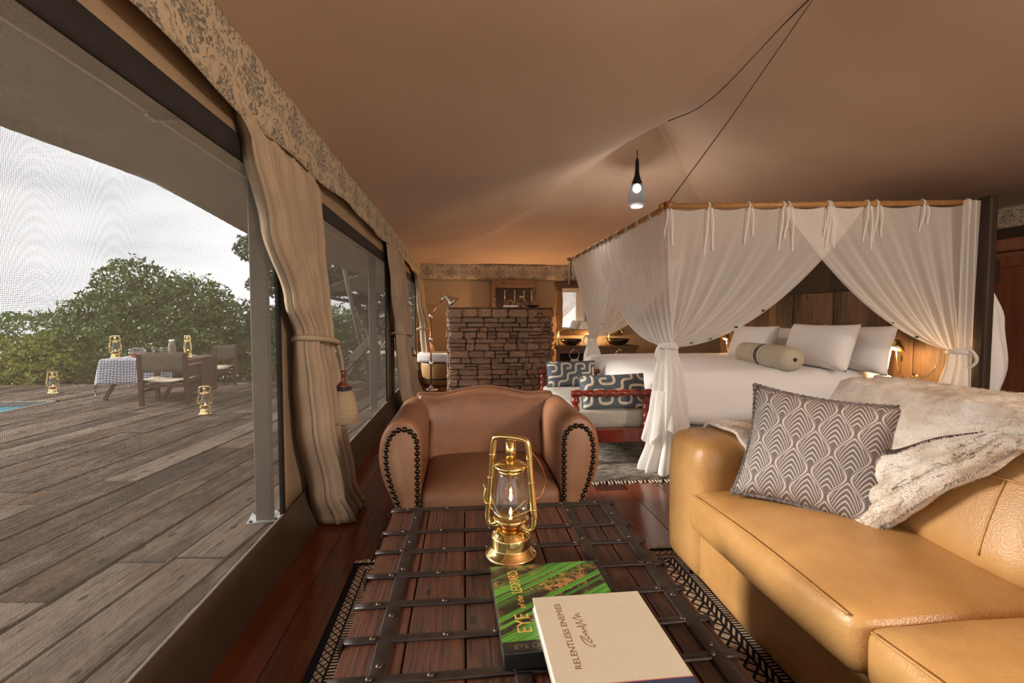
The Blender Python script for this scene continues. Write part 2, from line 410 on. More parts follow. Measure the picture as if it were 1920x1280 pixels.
        t.links.new(d.outputs[0], m1.inputs[1]); t.links.new(tl.outputs[0], m1.inputs[2]); t.links.new(k2.outputs[0], m2.inputs[0])
        t.links.new(tr.outputs[0], m2.inputs[1]); t.links.new(m1.outputs[0], m2.inputs[2]); t.links.new(m2.outputs[0], o.inputs[0]); return m
    M['net'] = net('sheer_net', .50); M['netdense'] = net('gathered_net', .78)
    # patterned textiles
    M['slate'] = plain('slate_blue_linen', (.105, .130, .155), .9, var=.12, scale=60, bump=.4, bscale=300); M['cream'] = plain('cream_applique', (.66, .57, .45), .9, var=.08, bump=.3, bscale=300)
    P = Mat('peacock_jacquard', .75); c = P.xyz(); px = c[0] * 9.2; pv = c[1] * 6.9
    def tile(off):
        a = (px + off).fr() - .5; b = (pv + off).fr() - .5
        w = ((b * 6.2832).cs() * .25 + .25); return a.abs(), b, w
    a1, b1, w1 = tile(0.); a2, b2, w2 = tile(.5); ina = a1.lt(w1)
    aa = a1 * ina + a2 * ina.inv(); bb = b1 * ina + b2 * ina.inv(); ww = (w1 * ina + w2 * ina.inv()).mx(.001)
    rim = (aa / ww)
    arch = ((bb + aa * aa * 2.2 + aa * .55) * 8.).fr()
    ln = arch.lt(.34) * rim.lt(.74) * bb.gt(-.34); ln = ln.mx(rim.band(.80, .92))
    P.color(P.mix(ln, (.135, .108, .097), (.50, .435, .39))); P.bump(ln, .5, .004); M['peacock'] = P.m
    M['cord'] = plain('twisted_cord', (.12, .10, .095), .8, var=.5, scale=70, bump=.5, bscale=80)
    F = Mat('fur_throw', 1, 0, .1); v = F.coord(); n = F.noise(v, 7, 5, .6); h = F.noise(v, 120, 4, .7)
    F.color(F.mix(n.step(.3, .7), (.64, .52, .40), (.92, .86, .78))); F.bump(h, .7, .010); M['fur'] = F.m
    M['furback'] = plain('throw_lining', (.05, .03, .022), .8)
    # kilim: borders counted from the long edges
    R = Mat('kilim_weave', .95, 0, .1); c = R.xyz(); e = (c[0].abs() * -1.) + .78     # distance from long edge
    ee = (c[1].abs() * -1.) + 1.17                                                    # distance from short edge
    d = e.mn(ee) * 1.6; lon = e.lt(ee); t = c[1] * lon + c[0] * lon.inv()
    dia = ((t * 32.).fr() - .5).abs() * 2.; w1 = (d - .045) / .05
    dd = (dia - (w1 - .5).abs() * 2.).abs().lt(.22)
    blk = (((t * 70.).fr() - .5).abs() * 2.).lt(.5)
    s_black = d.lt(.035); s_dia = d.band(.045, .095); s_blk = d.band(.108, .15); s_dia2 = d.band(.165, .20)
    tanf = (s_dia * dd.inv()).mx(s_blk * blk).mx(s_dia2 * (((t * 30. + d * 30.).fr()).gt(.55)))
    lat = (((c[0] * 20. + c[1] * 20.).fr() - .5).abs().lt(.14)).mx(((c[0] * 20. - c[1] * 20.).fr() - .5).abs().lt(.14))
    tanf = tanf.mx(d.gt(.215) * lat.inv() * .8)
    red = R.noise(R.coord(), 40, 3).gt(.58)
    tc = R.mix(red * .6, (.46, .32, .20), (.30, .11, .06)); R.color(R.mix(tanf, (.012, .010, .010), tc)); R.bump(R.noise(R.coord(), 220, 3), .6, .004); M['kilim'] = R.m
    G = Mat('distressed_rug', .95, 0, .1); v = G.coord('Object', (1, 2.2, 1)); n = G.noise(v, 9, 7, .7, .5); n2 = G.noise(v, 34, 4, .7)
    G.color(G.mix((n * .55 + n2 * .45).step(.4, .6), (.085, .075, .06), (.36, .33, .28))); G.bump(n2, .5, .006); M['bedrug'] = G.m
    M['fringe'] = plain('cotton_fringe', (.60, .50, .38), .95, bump=0)
    # books
    W = Mat('leopard_grass_cover', .36); c = W.xyz(); rot = c[0] * .62 + c[1] * -1.
    v = W.comb(c[0] * 95., c[1] * 95., 0.)
    ros = W.voro(v, 1.).band(.28, .52); fur = W.mix(ros, (.30, .15, .045), (.012, .009, .006))
    dk = W.noise(W.coord(), 14, 4); base = W.mix(dk.step(.42, .62), (.012, .012, .008), fur)
    bl = W.noise(W.comb(rot * 19., 4.4, 0.), 1., 2, .5); st = W.noise(W.comb(rot * 160., c[0] * 3., 0.), 1., 2)
    grn = W.mix(st.step(.3, .7), (.02, .085, .012), (.10, .30, .035)); W.color(W.mix(bl.step(.42, .47), base, grn)); M['leopard'] = W.m
    M['bookspine'] = plain('black_spine', (.012, .012, .012), .3, bump=0)
    M['pages'] = plain('page_block', (.72, .66, .52), .8, var=.15, scale=300, bump=.2, stretch=(.02, .02, 1))
    M['beigecover'] = plain('beige_cloth_cover', (.44, .365, .265), .75, var=.04, scale=300, bump=.15, bscale=500)
    M['navy'] = plain('navy_cloth', (.018, .030, .062), .6, bump=.15, bscale=500)
    M['redline'] = plain('red_edging', (.36, .10, .09), .6, bump=0)
    M['gold'] = plain('gold_lettering', (.72, .42, .10), .35, .3, bump=0)
    M['brownink'] = plain('brown_lettering', (.17, .075, .03), .6, bump=0)
    M['olive'] = plain('faint_spine_lettering', (.10, .085, .05), .4, bump=0)
    # outdoor
    M['leaf'] = None
    for nm, a, b in (('leaf', (.035, .070, .016), (.13, .21, .045)), ('leaf_yellow', (.08, .12, .018), (.27, .30, .05)), ('leaf_grey', (.035, .055, .030), (.10, .135, .075))):
        Lf = Mat(nm, .6, 0, .3); n = Lf.noise(Lf.coord(), 1.7, 4); h = Lf.white(Lf.coord('Object', (7, 7, 7))); Lf.color(Lf.mix((n * .8 + h * .2).step(.3, .7), a, b)); M[nm] = Lf.m
    M['bark'] = plain('tree_bark', (.11, .085, .065), .95, var=.3, bump=.8, bscale=30)
    Gd = Mat('bush_ground', .95); v = Gd.coord(); n = Gd.noise(v, .12, 6, .6); n2 = Gd.noise(v, 1.2, 5)
    Gd.color(Gd.mix((n * .75 + n2 * .25).step(.42, .58), (.09, .13, .03), (.36, .29, .21))); M['ground'] = Gd.m
    Wt = Mat('river_water', .12, 0, .5); Wt.color((.45, .48, .52)); M['river'] = Wt.m
    Pw = Mat('pool_water', .06); Pw.color((.03, .32, .42)); Pw.bump(Pw.noise(Pw.coord(), 9, 3), .12, .02); M['pool'] = Pw.m
    M['pooltile'] = plain('pool_edge', (.20, .17, .15), .6)
    M['hill'] = plain('far_trees', (.06, .085, .06), .95, var=.3, bump=0)
    CK = Mat('checked_cloth', .9); c = CK.xyz(); g1 = ((c[0] * 22.).fr()).lt(.5); g2 = (((c[1] + c[2]) * 22.).fr()).lt(.5)
    CK.color(CK.mix((g1 + g2) * .5, (.62, .62, .64), (.10, .11, .16))); M['check'] = CK.m
    M['sling'] = plain('canvas_sling', (.50, .42, .30), .9, bump=.3, bscale=200)
    M['olivecanvas'] = plain('olive_chair_back', (.15, .125, .085), .9, bump=.3, bscale=200)
    M['thatch'] = plain('shade_canvas', (.16, .13, .11), .9)
    M['fringeb'] = plain('tassel_fringe', (.50, .37, .23), .95, var=.25, scale=60, bump=.8, bscale=70, stretch=(6, 6, .6))
    M['tassel'] = plain('tassel_knob', (.15, .045, .018), .35, bump=.1)
    M['blueband'] = plain('navy_band', (.02, .022, .04), .6)
    M['bolster'] = None
    Bo = Mat('bolster_stripe', .85); c = Bo.xyz(); y = c[1]; st = ((c[0] * 26.).fr()).lt(.16)
    b0 = Bo.mix(st * .25, (.50, .45, .34), (.34, .31, .22)); blu = y.band(-.035, .035); cr = y.band(-.075, .075)
    zig = (((c[2] * 30.).fr() - .5).abs() * .06 + .012); mot = (y.abs() - zig).abs().lt(.008)
    red = y.abs().lt(.012) * ((c[2] * 14.).fr()).lt(.5)
    b1 = Bo.mix(cr, b0, (.58, .54, .44)); b2 = Bo.mix(blu, b1, (.045, .075, .09)); b3 = Bo.mix(red, b2, (.35, .08, .05)); b4 = Bo.mix(y.abs().band(.078, .086), b3, (.12, .13, .11))
    Bo.color(b4); M['bolster'] = Bo.m
    # lamps
    M['flame'] = emit('flame', (1, .50, .14), 45); M['flameglow'] = emit('burner_glow', (1, .42, .10), 5); M['bulb'] = emit('lamp_bulb', (1, .66, .3), 40); M['coolbulb'] = emit('cool_bulb', (.92, .97, 1), 30)
    PG = bpy.data.materials.new('crackle_glass'); PG.use_nodes = True; t = PG.node_tree; b = t.nodes['Principled BSDF']
    b.inputs['Base Color'].default_value = (.75, .80, .83, 1); b.inputs['Roughness'].default_value = .2; b.inputs['Transmission Weight'].default_value = .75; b.inputs['IOR'].default_value = 1.2
    vo = t.nodes.new('ShaderNodeTexVoronoi'); vo.inputs['Scale'].default_value = 55; bu = t.nodes.new('ShaderNodeBump'); bu.inputs['Strength'].default_value = 1; bu.inputs['Distance'].default_value = .02
    t.links.new(vo.outputs['Distance'], bu.inputs['Height']); t.links.new(bu.outputs[0], b.inputs['Normal']); M['crackle'] = PG
    M['black'] = plain('black_metal', (.012, .012, .013), .4, .5, bump=0)
    M['shadewhite'] = plain('lamp_shade_metal', (.55, .46, .36), .25, .7, bump=0)
    M['ceramic'] = plain('white_ceramic', (.75, .72, .66), .2, bump=0)
    M['basin'] = plain('hammered_basin', (.10, .075, .045), .25, .8, bump=.3, bscale=60)
    M['candle'] = plain('silver_candlestick', (.72, .66, .56), .25, .8, bump=0)
    M['yellowrope'] = plain('golden_rope', (.50, .27, .07), .8, bump=.4)
mats()
# ------------------------------------------------------------------ tent shell
XL, XR, YB, YF = -.85, 5.55, 9.0, -1.7
def ridge(Y): return interp(Y, [-1.7, 0, 2.56, 3.8, 4.8, 9], [3.02, 2.98, 2.88, 2.72, 2.86, 2.9])
def smin(a, b, k=.05):
    h = max(0, min(1, .5 + .5 * (b - a) / k)); return lerp(b, a, h) - k * h * (1 - h)
def roof(x, y):
    r = ridge(y); u = (x - XL) / (1.9 - XL)
    l = 2.13 + u * (r - 2.13) - .07 * sin(pi * max(0, min(1, u)))
    w = (XR - x) / (XR - 1.9)
    g = 2.25 + w * (r - 2.25) - .07 * sin(pi * max(0, min(1, w)))
    return smin(l, g)
def hip(x):
    t = (x - XL) / (1.85 - XL) if x < 1.85 else (XR - x) / (XR - 1.85)
    return YB - (YB - 4.5) * max(0, min(1, t))
def backroof(x, y):
    q = max(0, min(1, (YB - y) / 4.5)); b = 2.10 + q * .92 - .10 * sin(pi * q)
    return b
def mainroof(x, y):
    # the slope hangs down along its hip rope
    h = hip(x); t = (h - y); w = math.exp(-max(0, t) / .9); hb = backroof(x, h)
    return lerp(roof(x, y), hb - .07 * sin(pi * max(0, min(1, (YB - h) / 4.5 * .98))), w)
ceil = thing('ceiling', 'tan canvas tent roof sloping up to a ridge', None, kind='structure')
m = MB(); m.grid(lambda u, v: (lerp(XL - .02, XR + .02, u), lerp(YF, hip(lerp(XL, XR, u)), v), mainroof(lerp(XL, XR, u), lerp(YF, hip(lerp(XL, XR, u)), v)) + .006 * nz(u * 6, v * 9)), 110, 90)
m.build('roof_canvas', MAT['ceiling'], ceil, True, solid=.012)
m = MB(); m.grid(lambda u, v: (lerp(XL - .02, XR + .02, u), lerp(hip(lerp(XL, XR, u)) - .25, YB + .02, v), backroof(0, lerp(hip(lerp(XL, XR, u)) - .25, YB, v)) + .02 + .008 * nz(u * 8, v * 7)), 90, 50)
m.build('hip_canvas', MAT['ceiling'], ceil, True, solid=.012)
# seams stitched into the roof, along the ridge
m = MB(); m.tube([(1.9, y, mainroof(1.9, y) - .008) for y in [-1.6 + .2 * i for i in range(31)]], .004, 5); m.build('ridge_seam', MAT['rope'], ceil)
# front wall behind the viewer: two canvas sides and a header round a wide open doorway
wf = thing('wall_front', 'canvas front wall with wide open doorway', None, kind='structure')
for x0, x1, z0, z1 in ((XL, -.45, 0, 2.3), (4.6, XR, 0, 2.4), (-.45, 4.6, 2.2, 2.95)):
    MB().box(x0, x1, YF - .03, YF, z0, z1).build('canvas_panel', MAT['wallcanvas'], wf)
wb = thing('wall_back', 'tan canvas back wall', None, kind='structure')
MB().grid(lambda u, v: (lerp(XL, XR, u), YB + .01 * sin(u * 40), lerp(0, 2.14, v)), 80, 6).build('canvas_panel', MAT['wallcanvas'], wb, True, solid=.02)
wr = thing('wall_right', 'dim canvas right wall', None, kind='structure')
MB().box(XR, XR + .03, YF, YB, 0, 2.28).build('canvas_panel', MAT['wallcanvas'], wr)

# left wall: kerb, header, dark rolled flap, canvas strips between the three screens
WY = ((-1.55, 2.33), (2.74, 5.42), (5.98, 8.72))
wl = thing('wall_left', 'canvas window wall with low kerb', None, kind='structure')
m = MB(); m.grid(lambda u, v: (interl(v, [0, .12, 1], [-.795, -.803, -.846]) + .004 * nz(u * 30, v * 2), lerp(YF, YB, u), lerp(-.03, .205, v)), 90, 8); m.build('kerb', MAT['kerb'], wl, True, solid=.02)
MB().box(-.96, -.86, YF, YB, -.4, .02).build('sill_board', MAT['deck'], wl)
MB().box(-.875, -.862, YF, YB, 1.80, 2.16).build('header_canvas', MAT['canvas'], wl)
MB().grid(lambda u, v: (-.866 + .018 * cos(2 * pi * u), lerp(YF, YB, v), 1.785 + .05 * sin(2 * pi * u) + .006 * nz(v * 14)), 12, 70, True).build('rolled_flap', MAT['blackcanvas'], wl, True)
for a, b in ((YF, WY[0][0]), (WY[0][1], WY[1][0]), (WY[1][1], WY[2][0]), (WY[2][1], YB)):
    MB().grid(lambda u, v: (-.862 + .006 * sin(u * 9 + v * 4), lerp(a, b, u), lerp(.18, 1.82, v)), 8, 16).build('canvas_strip', MAT['canvas'], wl, True, solid=.008)
# insect screens: woven ribbons, real geometry
def screen(n, y0, y1, z0, z1, p, w, th):
    root = thing('window_%d' % n, 'open tent window covered with insect screen', None, kind='structure')
    m = MB(); x = -.866
    k = int((z1 - z0) / p)
    for i in range(k):
        z = z0 + p * (i + .5); m.box(x - th / 2, x + th / 2, y0, y1, z - w / 2, z + w / 2)
    for i in range(int((y1 - y0) / p)):
        y = y0 + p * (i + .5); m.box(x - th / 2 - .0004, x + th / 2 - .0004, y - w / 2, y + w / 2, z0, z1)
    o = m.build('insect_screen', MAT['wire'], root); o['kind'] = 'stuff'
    for yy in (y0, y1): MB().box(-.864, -.852, yy - .02, yy + .02, z0 - .0, z1).build('binding', MAT['blackcanvas'], root)
screen(1, *WY[0], .20, 1.76, .0037, .00085, .00016)
screen(2, *WY[1], .20, 1.76, .0037, .00085, .00022)
screen(3, *WY[2], .20, 1.76, .0045, .0010, .00022)

# printed valances
def valbot(y): return 1.885 + .02 * sin(y * 2.1 + .6) + .012 * nz(y * 1.5) + interl(y, [0, 3, 5.8, 9], [0, .0, .05, -.02])
m = MB(); m.grid(lambda u, v: (-.792 + .010 * sin(u * 70) * (1 - v) - .006, lerp(YF, YB - .02, u), lerp(valbot(lerp(YF, YB, u)), 2.15, v)), 160, 6)
tag(m.build('trim_1', MAT['damask_y'], None, True, solid=.004), 'cream and grey damask valance along the window wall', kind='structure')
m = MB(); m.grid(lambda u, v: (lerp(XL, XR, u), YB - .06 + .008 * sin(u * 110), lerp(1.84 + .006 * sin(u * 55), 2.12, v)), 160, 4)
tag(m.build('trim_2', MAT['damask_x'], None, True, solid=.004), 'cream and grey damask valance along the back wall', kind='structure')
m = MB(); m.grid(lambda u, v: (XR - .05 + .008 * sin(u * 60), lerp(1.5, YB, u), lerp(1.98, 2.27, v)), 100, 4)
tag(m.build('trim_3', MAT['damask_y'], None, True, solid=.004), 'dim damask valance along the right wall', kind='structure')

# floor of red polished boards running away from the viewer
fl = thing('floor', 'dark red polished board floor', None, kind='structure')
MB().box(-.9, XR + .05, YF, YB + .05, -.06, -.028).build('subfloor', MAT['darkwood'], fl)
bw = .215; me = MB().box(-.5, .5, -.5, .5, -.5, .5).mesh('plank', MAT['floor'])
nb = int(math.ceil((XR + .85) / bw))
for i in range(nb):
    x0 = -.86 + i * bw; y = YF + (0 if i % 2 else -.9)
    while y < YB:
        L = random.uniform(2.2, 3.2); y0 = max(y, YF); y1 = min(y + L, YB)
        if y1 - y0 > .05:
            o = link('plank', MB().box(x0 + .0012, x0 + bw - .0012, y0 + .001, y1 - .001, -.03, random.uniform(-.0008, 0)).mesh('plank', MAT['floor']), fl, .0015, 1)
        y += L

# ------------------------------------------------------------------ outside
DZ = -.22
dk = thing('deck', 'weathered grey board deck', None, rz=0, kind='structure')
MB().box(-14, -.98, YF - 1, 10.7, DZ - .3, DZ - .08).build('deck_base', MAT['mortar'], dk)
th = math.radians(-5.5); dkw = .30
def deckpoly(i):
    """one board: strip i, running at a small angle to the wall, clipped to the deck outline"""
    out = []
    return out
rot = Matrix.Rotation(th, 4, 'Z'); inv = rot.inverted()
for i in range(-4, 50):
    xa = -1.0 - i * dkw; xb = xa - dkw + random.uniform(.012, .02)
    y = -2.5 + (i * 1.37) % 2.6 - 2.6
    while y < 11.5:
        L = random.uniform(2.8, 4.4); ya, yb = y, y + L - .008
        y += L
        def clip(poly, f):
            res = []
            for k in range(len(poly)):
                a, b = poly[k], poly[(k + 1) % len(poly)]; fa, fb = f(a), f(b)
                if fa >= 0: res.append(a)
                if fa * fb < 0: res.append(a + (b - a) * (fa / (fa - fb)))
            return res
        poly = [rot @ Vector((xx, yy, 0)) for xx, yy in ((xa, ya), (xa, yb), (xb, yb), (xb, ya))]
        poly = clip(poly, lambda p: -.975 - p.x); poly = clip(poly, lambda p: p.y + 2.4) if poly else poly
        poly = clip(poly, lambda p: 10.62 - p.y) if len(poly) > 2 else []
        poly = clip(poly, lambda p: p.x + 11.9) if len(poly) > 2 else []
        if len(poly) < 3: continue
        parts = [poly]
        if any(p.x < -6.6 for p in poly) and any(p.y < 8.45 for p in poly):      # leave the pool free
            a = clip(poly, lambda p: p.x + 6.6); b = clip(poly, lambda p: -6.6 - p.x); b = clip(b, lambda p: p.y - 8.45) if len(b) > 2 else []
            parts = [a, b]
        for q in parts:
            if len(q) < 3: continue
            zt = DZ + random.uniform(-.009, .0); n = len(q); c = sum(q, Vector()) / n
            vs = [inv @ Vector((p.x - c.x, p.y - c.y, -.05)) for p in q] + [inv @ Vector((p.x - c.x, p.y - c.y, 0)) for p in q]
            o = link('plank', MB().add(vs, [tuple(range(n - 1, -1, -1)), tuple(range(n, 2 * n))] + [(k, (k + 1) % n, n + (k + 1) % n, n + k) for k in range(n)]).mesh('plank', MAT['deck']), dk, .004, 1)
            o.location = (c.x, c.y, zt); o.rotation_euler = (random.uniform(-.0012, .0012), random.uniform(-.004, .004), th)
# pool
pl = thing('pool', 'turquoise plunge pool let into the deck', 'pool')
MB().box(-12, -6.62, 2, 8.43, DZ - .14, DZ - .075).build('water', MAT['pool'], pl)
m = MB(); m.box(-6.64, -6.58, 2, 8.49, DZ - .2, DZ + .004); m.box(-12, -6.58, 8.43, 8.49, DZ - .2, DZ + .004); m.build('coping', MAT['pooltile'], pl)
# ground, river, far bank
gd = MB(); gd.grid(lambda u, v: (lerp(-260, 40, u), lerp(-40, 240, v), -.75 + .25 * nz(u * 30, v * 30)), 60, 60)
tag(gd.build('ground', MAT['ground'], None, True), 'grassy and sandy bush ground', kind='structure')
rv = MB(); rv.grid(lambda u, v: (lerp(-300, -34, u) + 6 * nz(v * 6), lerp(-20, 900, v), -.42), 4, 40)
tag(rv.build('river', MAT['river'], None), 'pale river shining beyond the bushes', 'river')
hl = MB(); hl.grid(lambda u, v: (lerp(-900, 300, u), 520 + 30 * nz(u * 9), -2 + v * (5 + 2.5 * nz(u * 60) + 2 * nz(u * 13))), 300, 1)
tag(hl.build('far_treeline', MAT['hill'], None), 'dark far bank treeline on the horizon', kind='structure')
rd = MB(); rd.grid(lambda u, v: (lerp(-26, 3, u), 21 + 3.4 * v + 1.5 * sin(u * 5), -.42 + .05 * nz(u * 9, v * 5)), 30, 4)
tag(rd.build('sand_road', plain('road_sand', (.42, .33, .25), .95), None, True), 'pale sand track behind the deck', kind='structure')

def foliage(blobs, n, size, seed):
    """leaf quads scattered through ellipsoid blobs (cx,cy,cz,rx,ry,rz)"""
    rnd = random.Random(seed); m = MB(); tot = sum(b[3] * b[5] for b in blobs)
    for b in blobs:
        for _ in range(int(n * b[3] * b[5] / tot)):
            while True:
                p = Vector((rnd.uniform(-1, 1), rnd.uniform(-1, 1), rnd.uniform(-1, 1)))
                if .05 < p.length < 1: break
            p = p.normalized() * (p.length ** .45)
            c = Vector((b[0] + p.x * b[3], b[1] + p.y * b[4], b[2] + p.z * b[5])) + Vector((nz(p.x * 4 + b[0], p.y * 4, p.z * 4), 0, nz(p.z * 5, p.x * 5))) * .3 * b[5]
            a = Vector((rnd.gauss(0, 1), rnd.gauss(0, 1), rnd.gauss(0, .6))).normalized(); d = a.orthogonal().normalized()
            d = Matrix.Rotation(rnd.uniform(0, 6.3), 3, a) @ d; e = a.cross(d); s = size * rnd.uniform(.5, 1.4)
            m.add([c - d * s, c + e * s * .35, c + d * s, c - e * s * .35], [(0, 1, 2, 3)])
    return m
def bush(name, label, blobs, n, size, seed, mat, group=None, trunk=None):
    c = blobs[0]; t = thing(name, label, 'tree' if trunk else 'bush', (0, 0, 0), 0, group)
    o = foliage(blobs, n, size, seed).build('foliage', MAT[mat], t); o['kind'] = 'stuff'
    m = MB()
    for path, r0, r1 in (trunk or [([(c[0], c[1], -.7), (c[0], c[1], c[2])], .08, .04), ([(c[0], c[1], -.6), (c[0] + c[3] * .5, c[1], c[2] + c[5] * .3)], .05, .02), ([(c[0], c[1], -.6), (c[0] - c[3] * .5, c[1], c[2] + c[5] * .3)], .05, .02)]):
        P = smoothpath(path, 6); m.tube(P, [lerp(r0, r1, i / (len(P) - 1)) for i in range(len(P))], 7)
    m.build('trunk' if trunk else 'stem', MAT['bark'], t, True); return t
bush('leafy_bush', 'tall rounded green bush rising behind the deck table', [(-8.3, 14, .6, 2.0, 1.6, 1.7), (-8.9, 14, 1.8, .9, .8, .95), (-7.4, 13.8, 1.3, 1.1, 1, 1.0), (-6.5, 13.6, .5, 1.2, 1.1, 1.2), (-9.7, 14, .9, 1.0, 1, 1.0), (-8.2, 12.7, .1, 2.3, 1.0, 1.0)], 42000, .062, 1, 'leaf')
bush('low_bush', 'low yellow green bush at the far left edge of the deck', [(-12.6, 12.9, -.3, 1.3, 1, .65), (-11.5, 12.6, -.25, 1.1, .9, .7)], 14000, .055, 2, 'leaf_yellow')
bush('low_bush', 'yellow green bush between pool and tall rounded bush', [(-10.6, 12.6, -.15, 1.1, 1, .85), (-9.6, 12.3, -.1, 1.1, .9, .9), (-10.0, 12.8, .35, .6, .5, .5)], 16000, .055, 3, 'leaf_yellow')
bush('leafy_bush', 'dark bush behind the steel post', [(-5.4, 14.6, .3, 1.2, 1.1, 1.3), (-4.4, 15.2, .1, 1.3, 1, 1.1)], 14000, .065, 4, 'leaf')
bush('distant_bush', 'small bush near the river at left', [(-22, 22, .1, 3, 2, 1.1), (-17.5, 21.5, .15, 2.4, 2, 1.3)], 6000, .12, 5, 'leaf')
bush('hedge_bush', 'green thicket beyond the sand track', [(-9, 30, .4, 4, 2, 1.6), (-4.5, 30, .3, 4, 2, 1.5), (-1, 31, .6, 4, 2, 1.9)], 14000, .13, 6, 'leaf')
bush('grass_clump', 'bright green undergrowth beside the deck end', [(-3.3, 15, -.35, 1.6, 1, .45), (-4.8, 13.8, -.3, 1.2, 1, .5)], 8000, .055, 7, 'leaf_yellow')
bush('acacia_tree', 'leaning acacia with airy crown seen right of steel post', [(-4.9, 13.2, 2.9, .95, 1, .45), (-4.5, 13, 2.3, .8, .8, .4), (-5.1, 13.2, 2.0, .5, .6, .3)], 7000, .06, 8, 'leaf_grey',
     trunk=[([(-4.9, 12.6, -.7), (-5.2, 12.7, .6), (-5.3, 12.9, 1.9), (-5.4, 13.1, 2.9)], .14, .06), ([(-5.4, 12.8, 1.5), (-5.0, 12.9, 2.1), (-4.7, 13, 2.5)], .07, .02)])
bush('acacia_tree', 'spreading dark acacia seen through the middle window', [(-3.8, 14.2, 2.75, 1.9, 1.2, .75), (-2.6, 14, 2.2, 1.3, 1, .7), (-1.9, 13.6, 1.4, .9, .9, .9), (-4.4, 14.6, 2.0, .9, .8, .35)], 20000, .06, 9, 'leaf_grey',
     trunk=[([(-2.4, 13.8, -.7), (-2.55, 13.8, .5), (-3.0, 14, 1.5), (-3.9, 14.2, 2.6)], .17, .06), ([(-2.7, 13.9, .9), (-2.2, 13.8, 1.6), (-1.9, 13.7, 2.2)], .1, .03), ([(-3.1, 14, 1.6), (-3.9, 14.3, 1.75), (-4.6, 14.6, 2.1)], .06, .02)])

# awning over the deck with steel posts
def awz(x, y):
    if x > -1.35: return lerp(2.03, 2.12, (x + 1.35) / .5)
    return 2.03 + (-1.35 - x) / 1.05 * (.10 + .035 * sin(y * .8 - .9))
aw = thing('awning', 'brown canvas awning stretched over the deck edge', 'awning')
m = MB(); m.grid(lambda u, v: (lerp(-.86, -2.4 - .05 * sin((lerp(-2.2, 11, v)) * 1.1), u), lerp(-2.2, 11, v), awz(lerp(-.86, -2.4, u), lerp(-2.2, 11, v)) - (.05 * abs(sin(lerp(-2.2, 11, v) * .8)) if u > .99 else 0)), 16, 90)
m.build('canopy', MAT['awning'], aw, True, solid=.006)
MB().tube([(-1.35, y, 2.012 - .012 * abs(sin(y * 1.6))) for y in [-2 + .25 * i for i in range(52)]], .006, 6).build('edge_cord', MAT['whitecord'], aw, True)
for y in (.4, 2.28, 4.4, 6.2, 8.2):
    MB().tube(smoothpath([(-1.35, y - .03, 2.0), (-1.34, y + .0, 1.985), (-1.33, y + .03, 2.0), (-1.30, y + .10, 2.025)], 5), .011, 6).build('hook', MAT['galv'], aw, True)
for k, (y, lab) in enumerate(((3.33, 'square grey steel post bolted to the deck before left window'), (7.25, 'dark steel post seen through the middle window'), (-.7, 'steel post beside the near window, behind the viewer'))):
    p = thing('steel_post', lab, 'post', (-1.34, y, DZ), 0, 'awning posts')
    R45 = Matrix.Rotation(math.radians(12), 4, 'Z')
    MB().box(-.05, .05, -.05, .05, .008, 2.27, R45).build('shaft', MAT['steel'], p, bevel=.006)
    pb = MB().box(-.095, .095, -.095, .095, 0, .008, R45).build('base_plate', MAT['galv'], p)
    for sx in (-1, 1):
        for sy in (-1, 1): MB().lathe([(.012, .008), (.012, .016), (.006, .018)], 6, R45 @ Vector((sx * .075, sy * .075, 0))).build('bolt', MAT['iron'], pb)
# shade canopy and leaning pole seen through the middle window
sc_ = thing('shade_shelter', 'small brown shade canopy on a pale pole past the deck', 'shelter', (-3.35, 12.35, -.75))
MB().tube([(0, 0, 0), (0, 0, 2.65)], .05, 8).build('pole', MAT['galv'], sc_, True)
MB().add([(-.1, -.5, 2.55), (1.6, -.7, 3.15), (2.6, .3, 2.5), (1.5, 1.6, 3.0), (-.1, 1.1, 2.6)], [(0, 1, 2), (0, 2, 3), (0, 3, 4)]).build('canopy', MAT['thatch'], sc_, solid=.02)
MB().tube([(-2.05, 11.3, -.75), (-2.5, 11.4, 1.1), (-2.85, 11.5, 2.75)], [.06, .055, .045], 8).build('leaning_pole', MAT['bark'], None, True)
tag(bpy.data.objects['leaning_pole'], 'slanting bare pole seen through the middle window', 'pole')

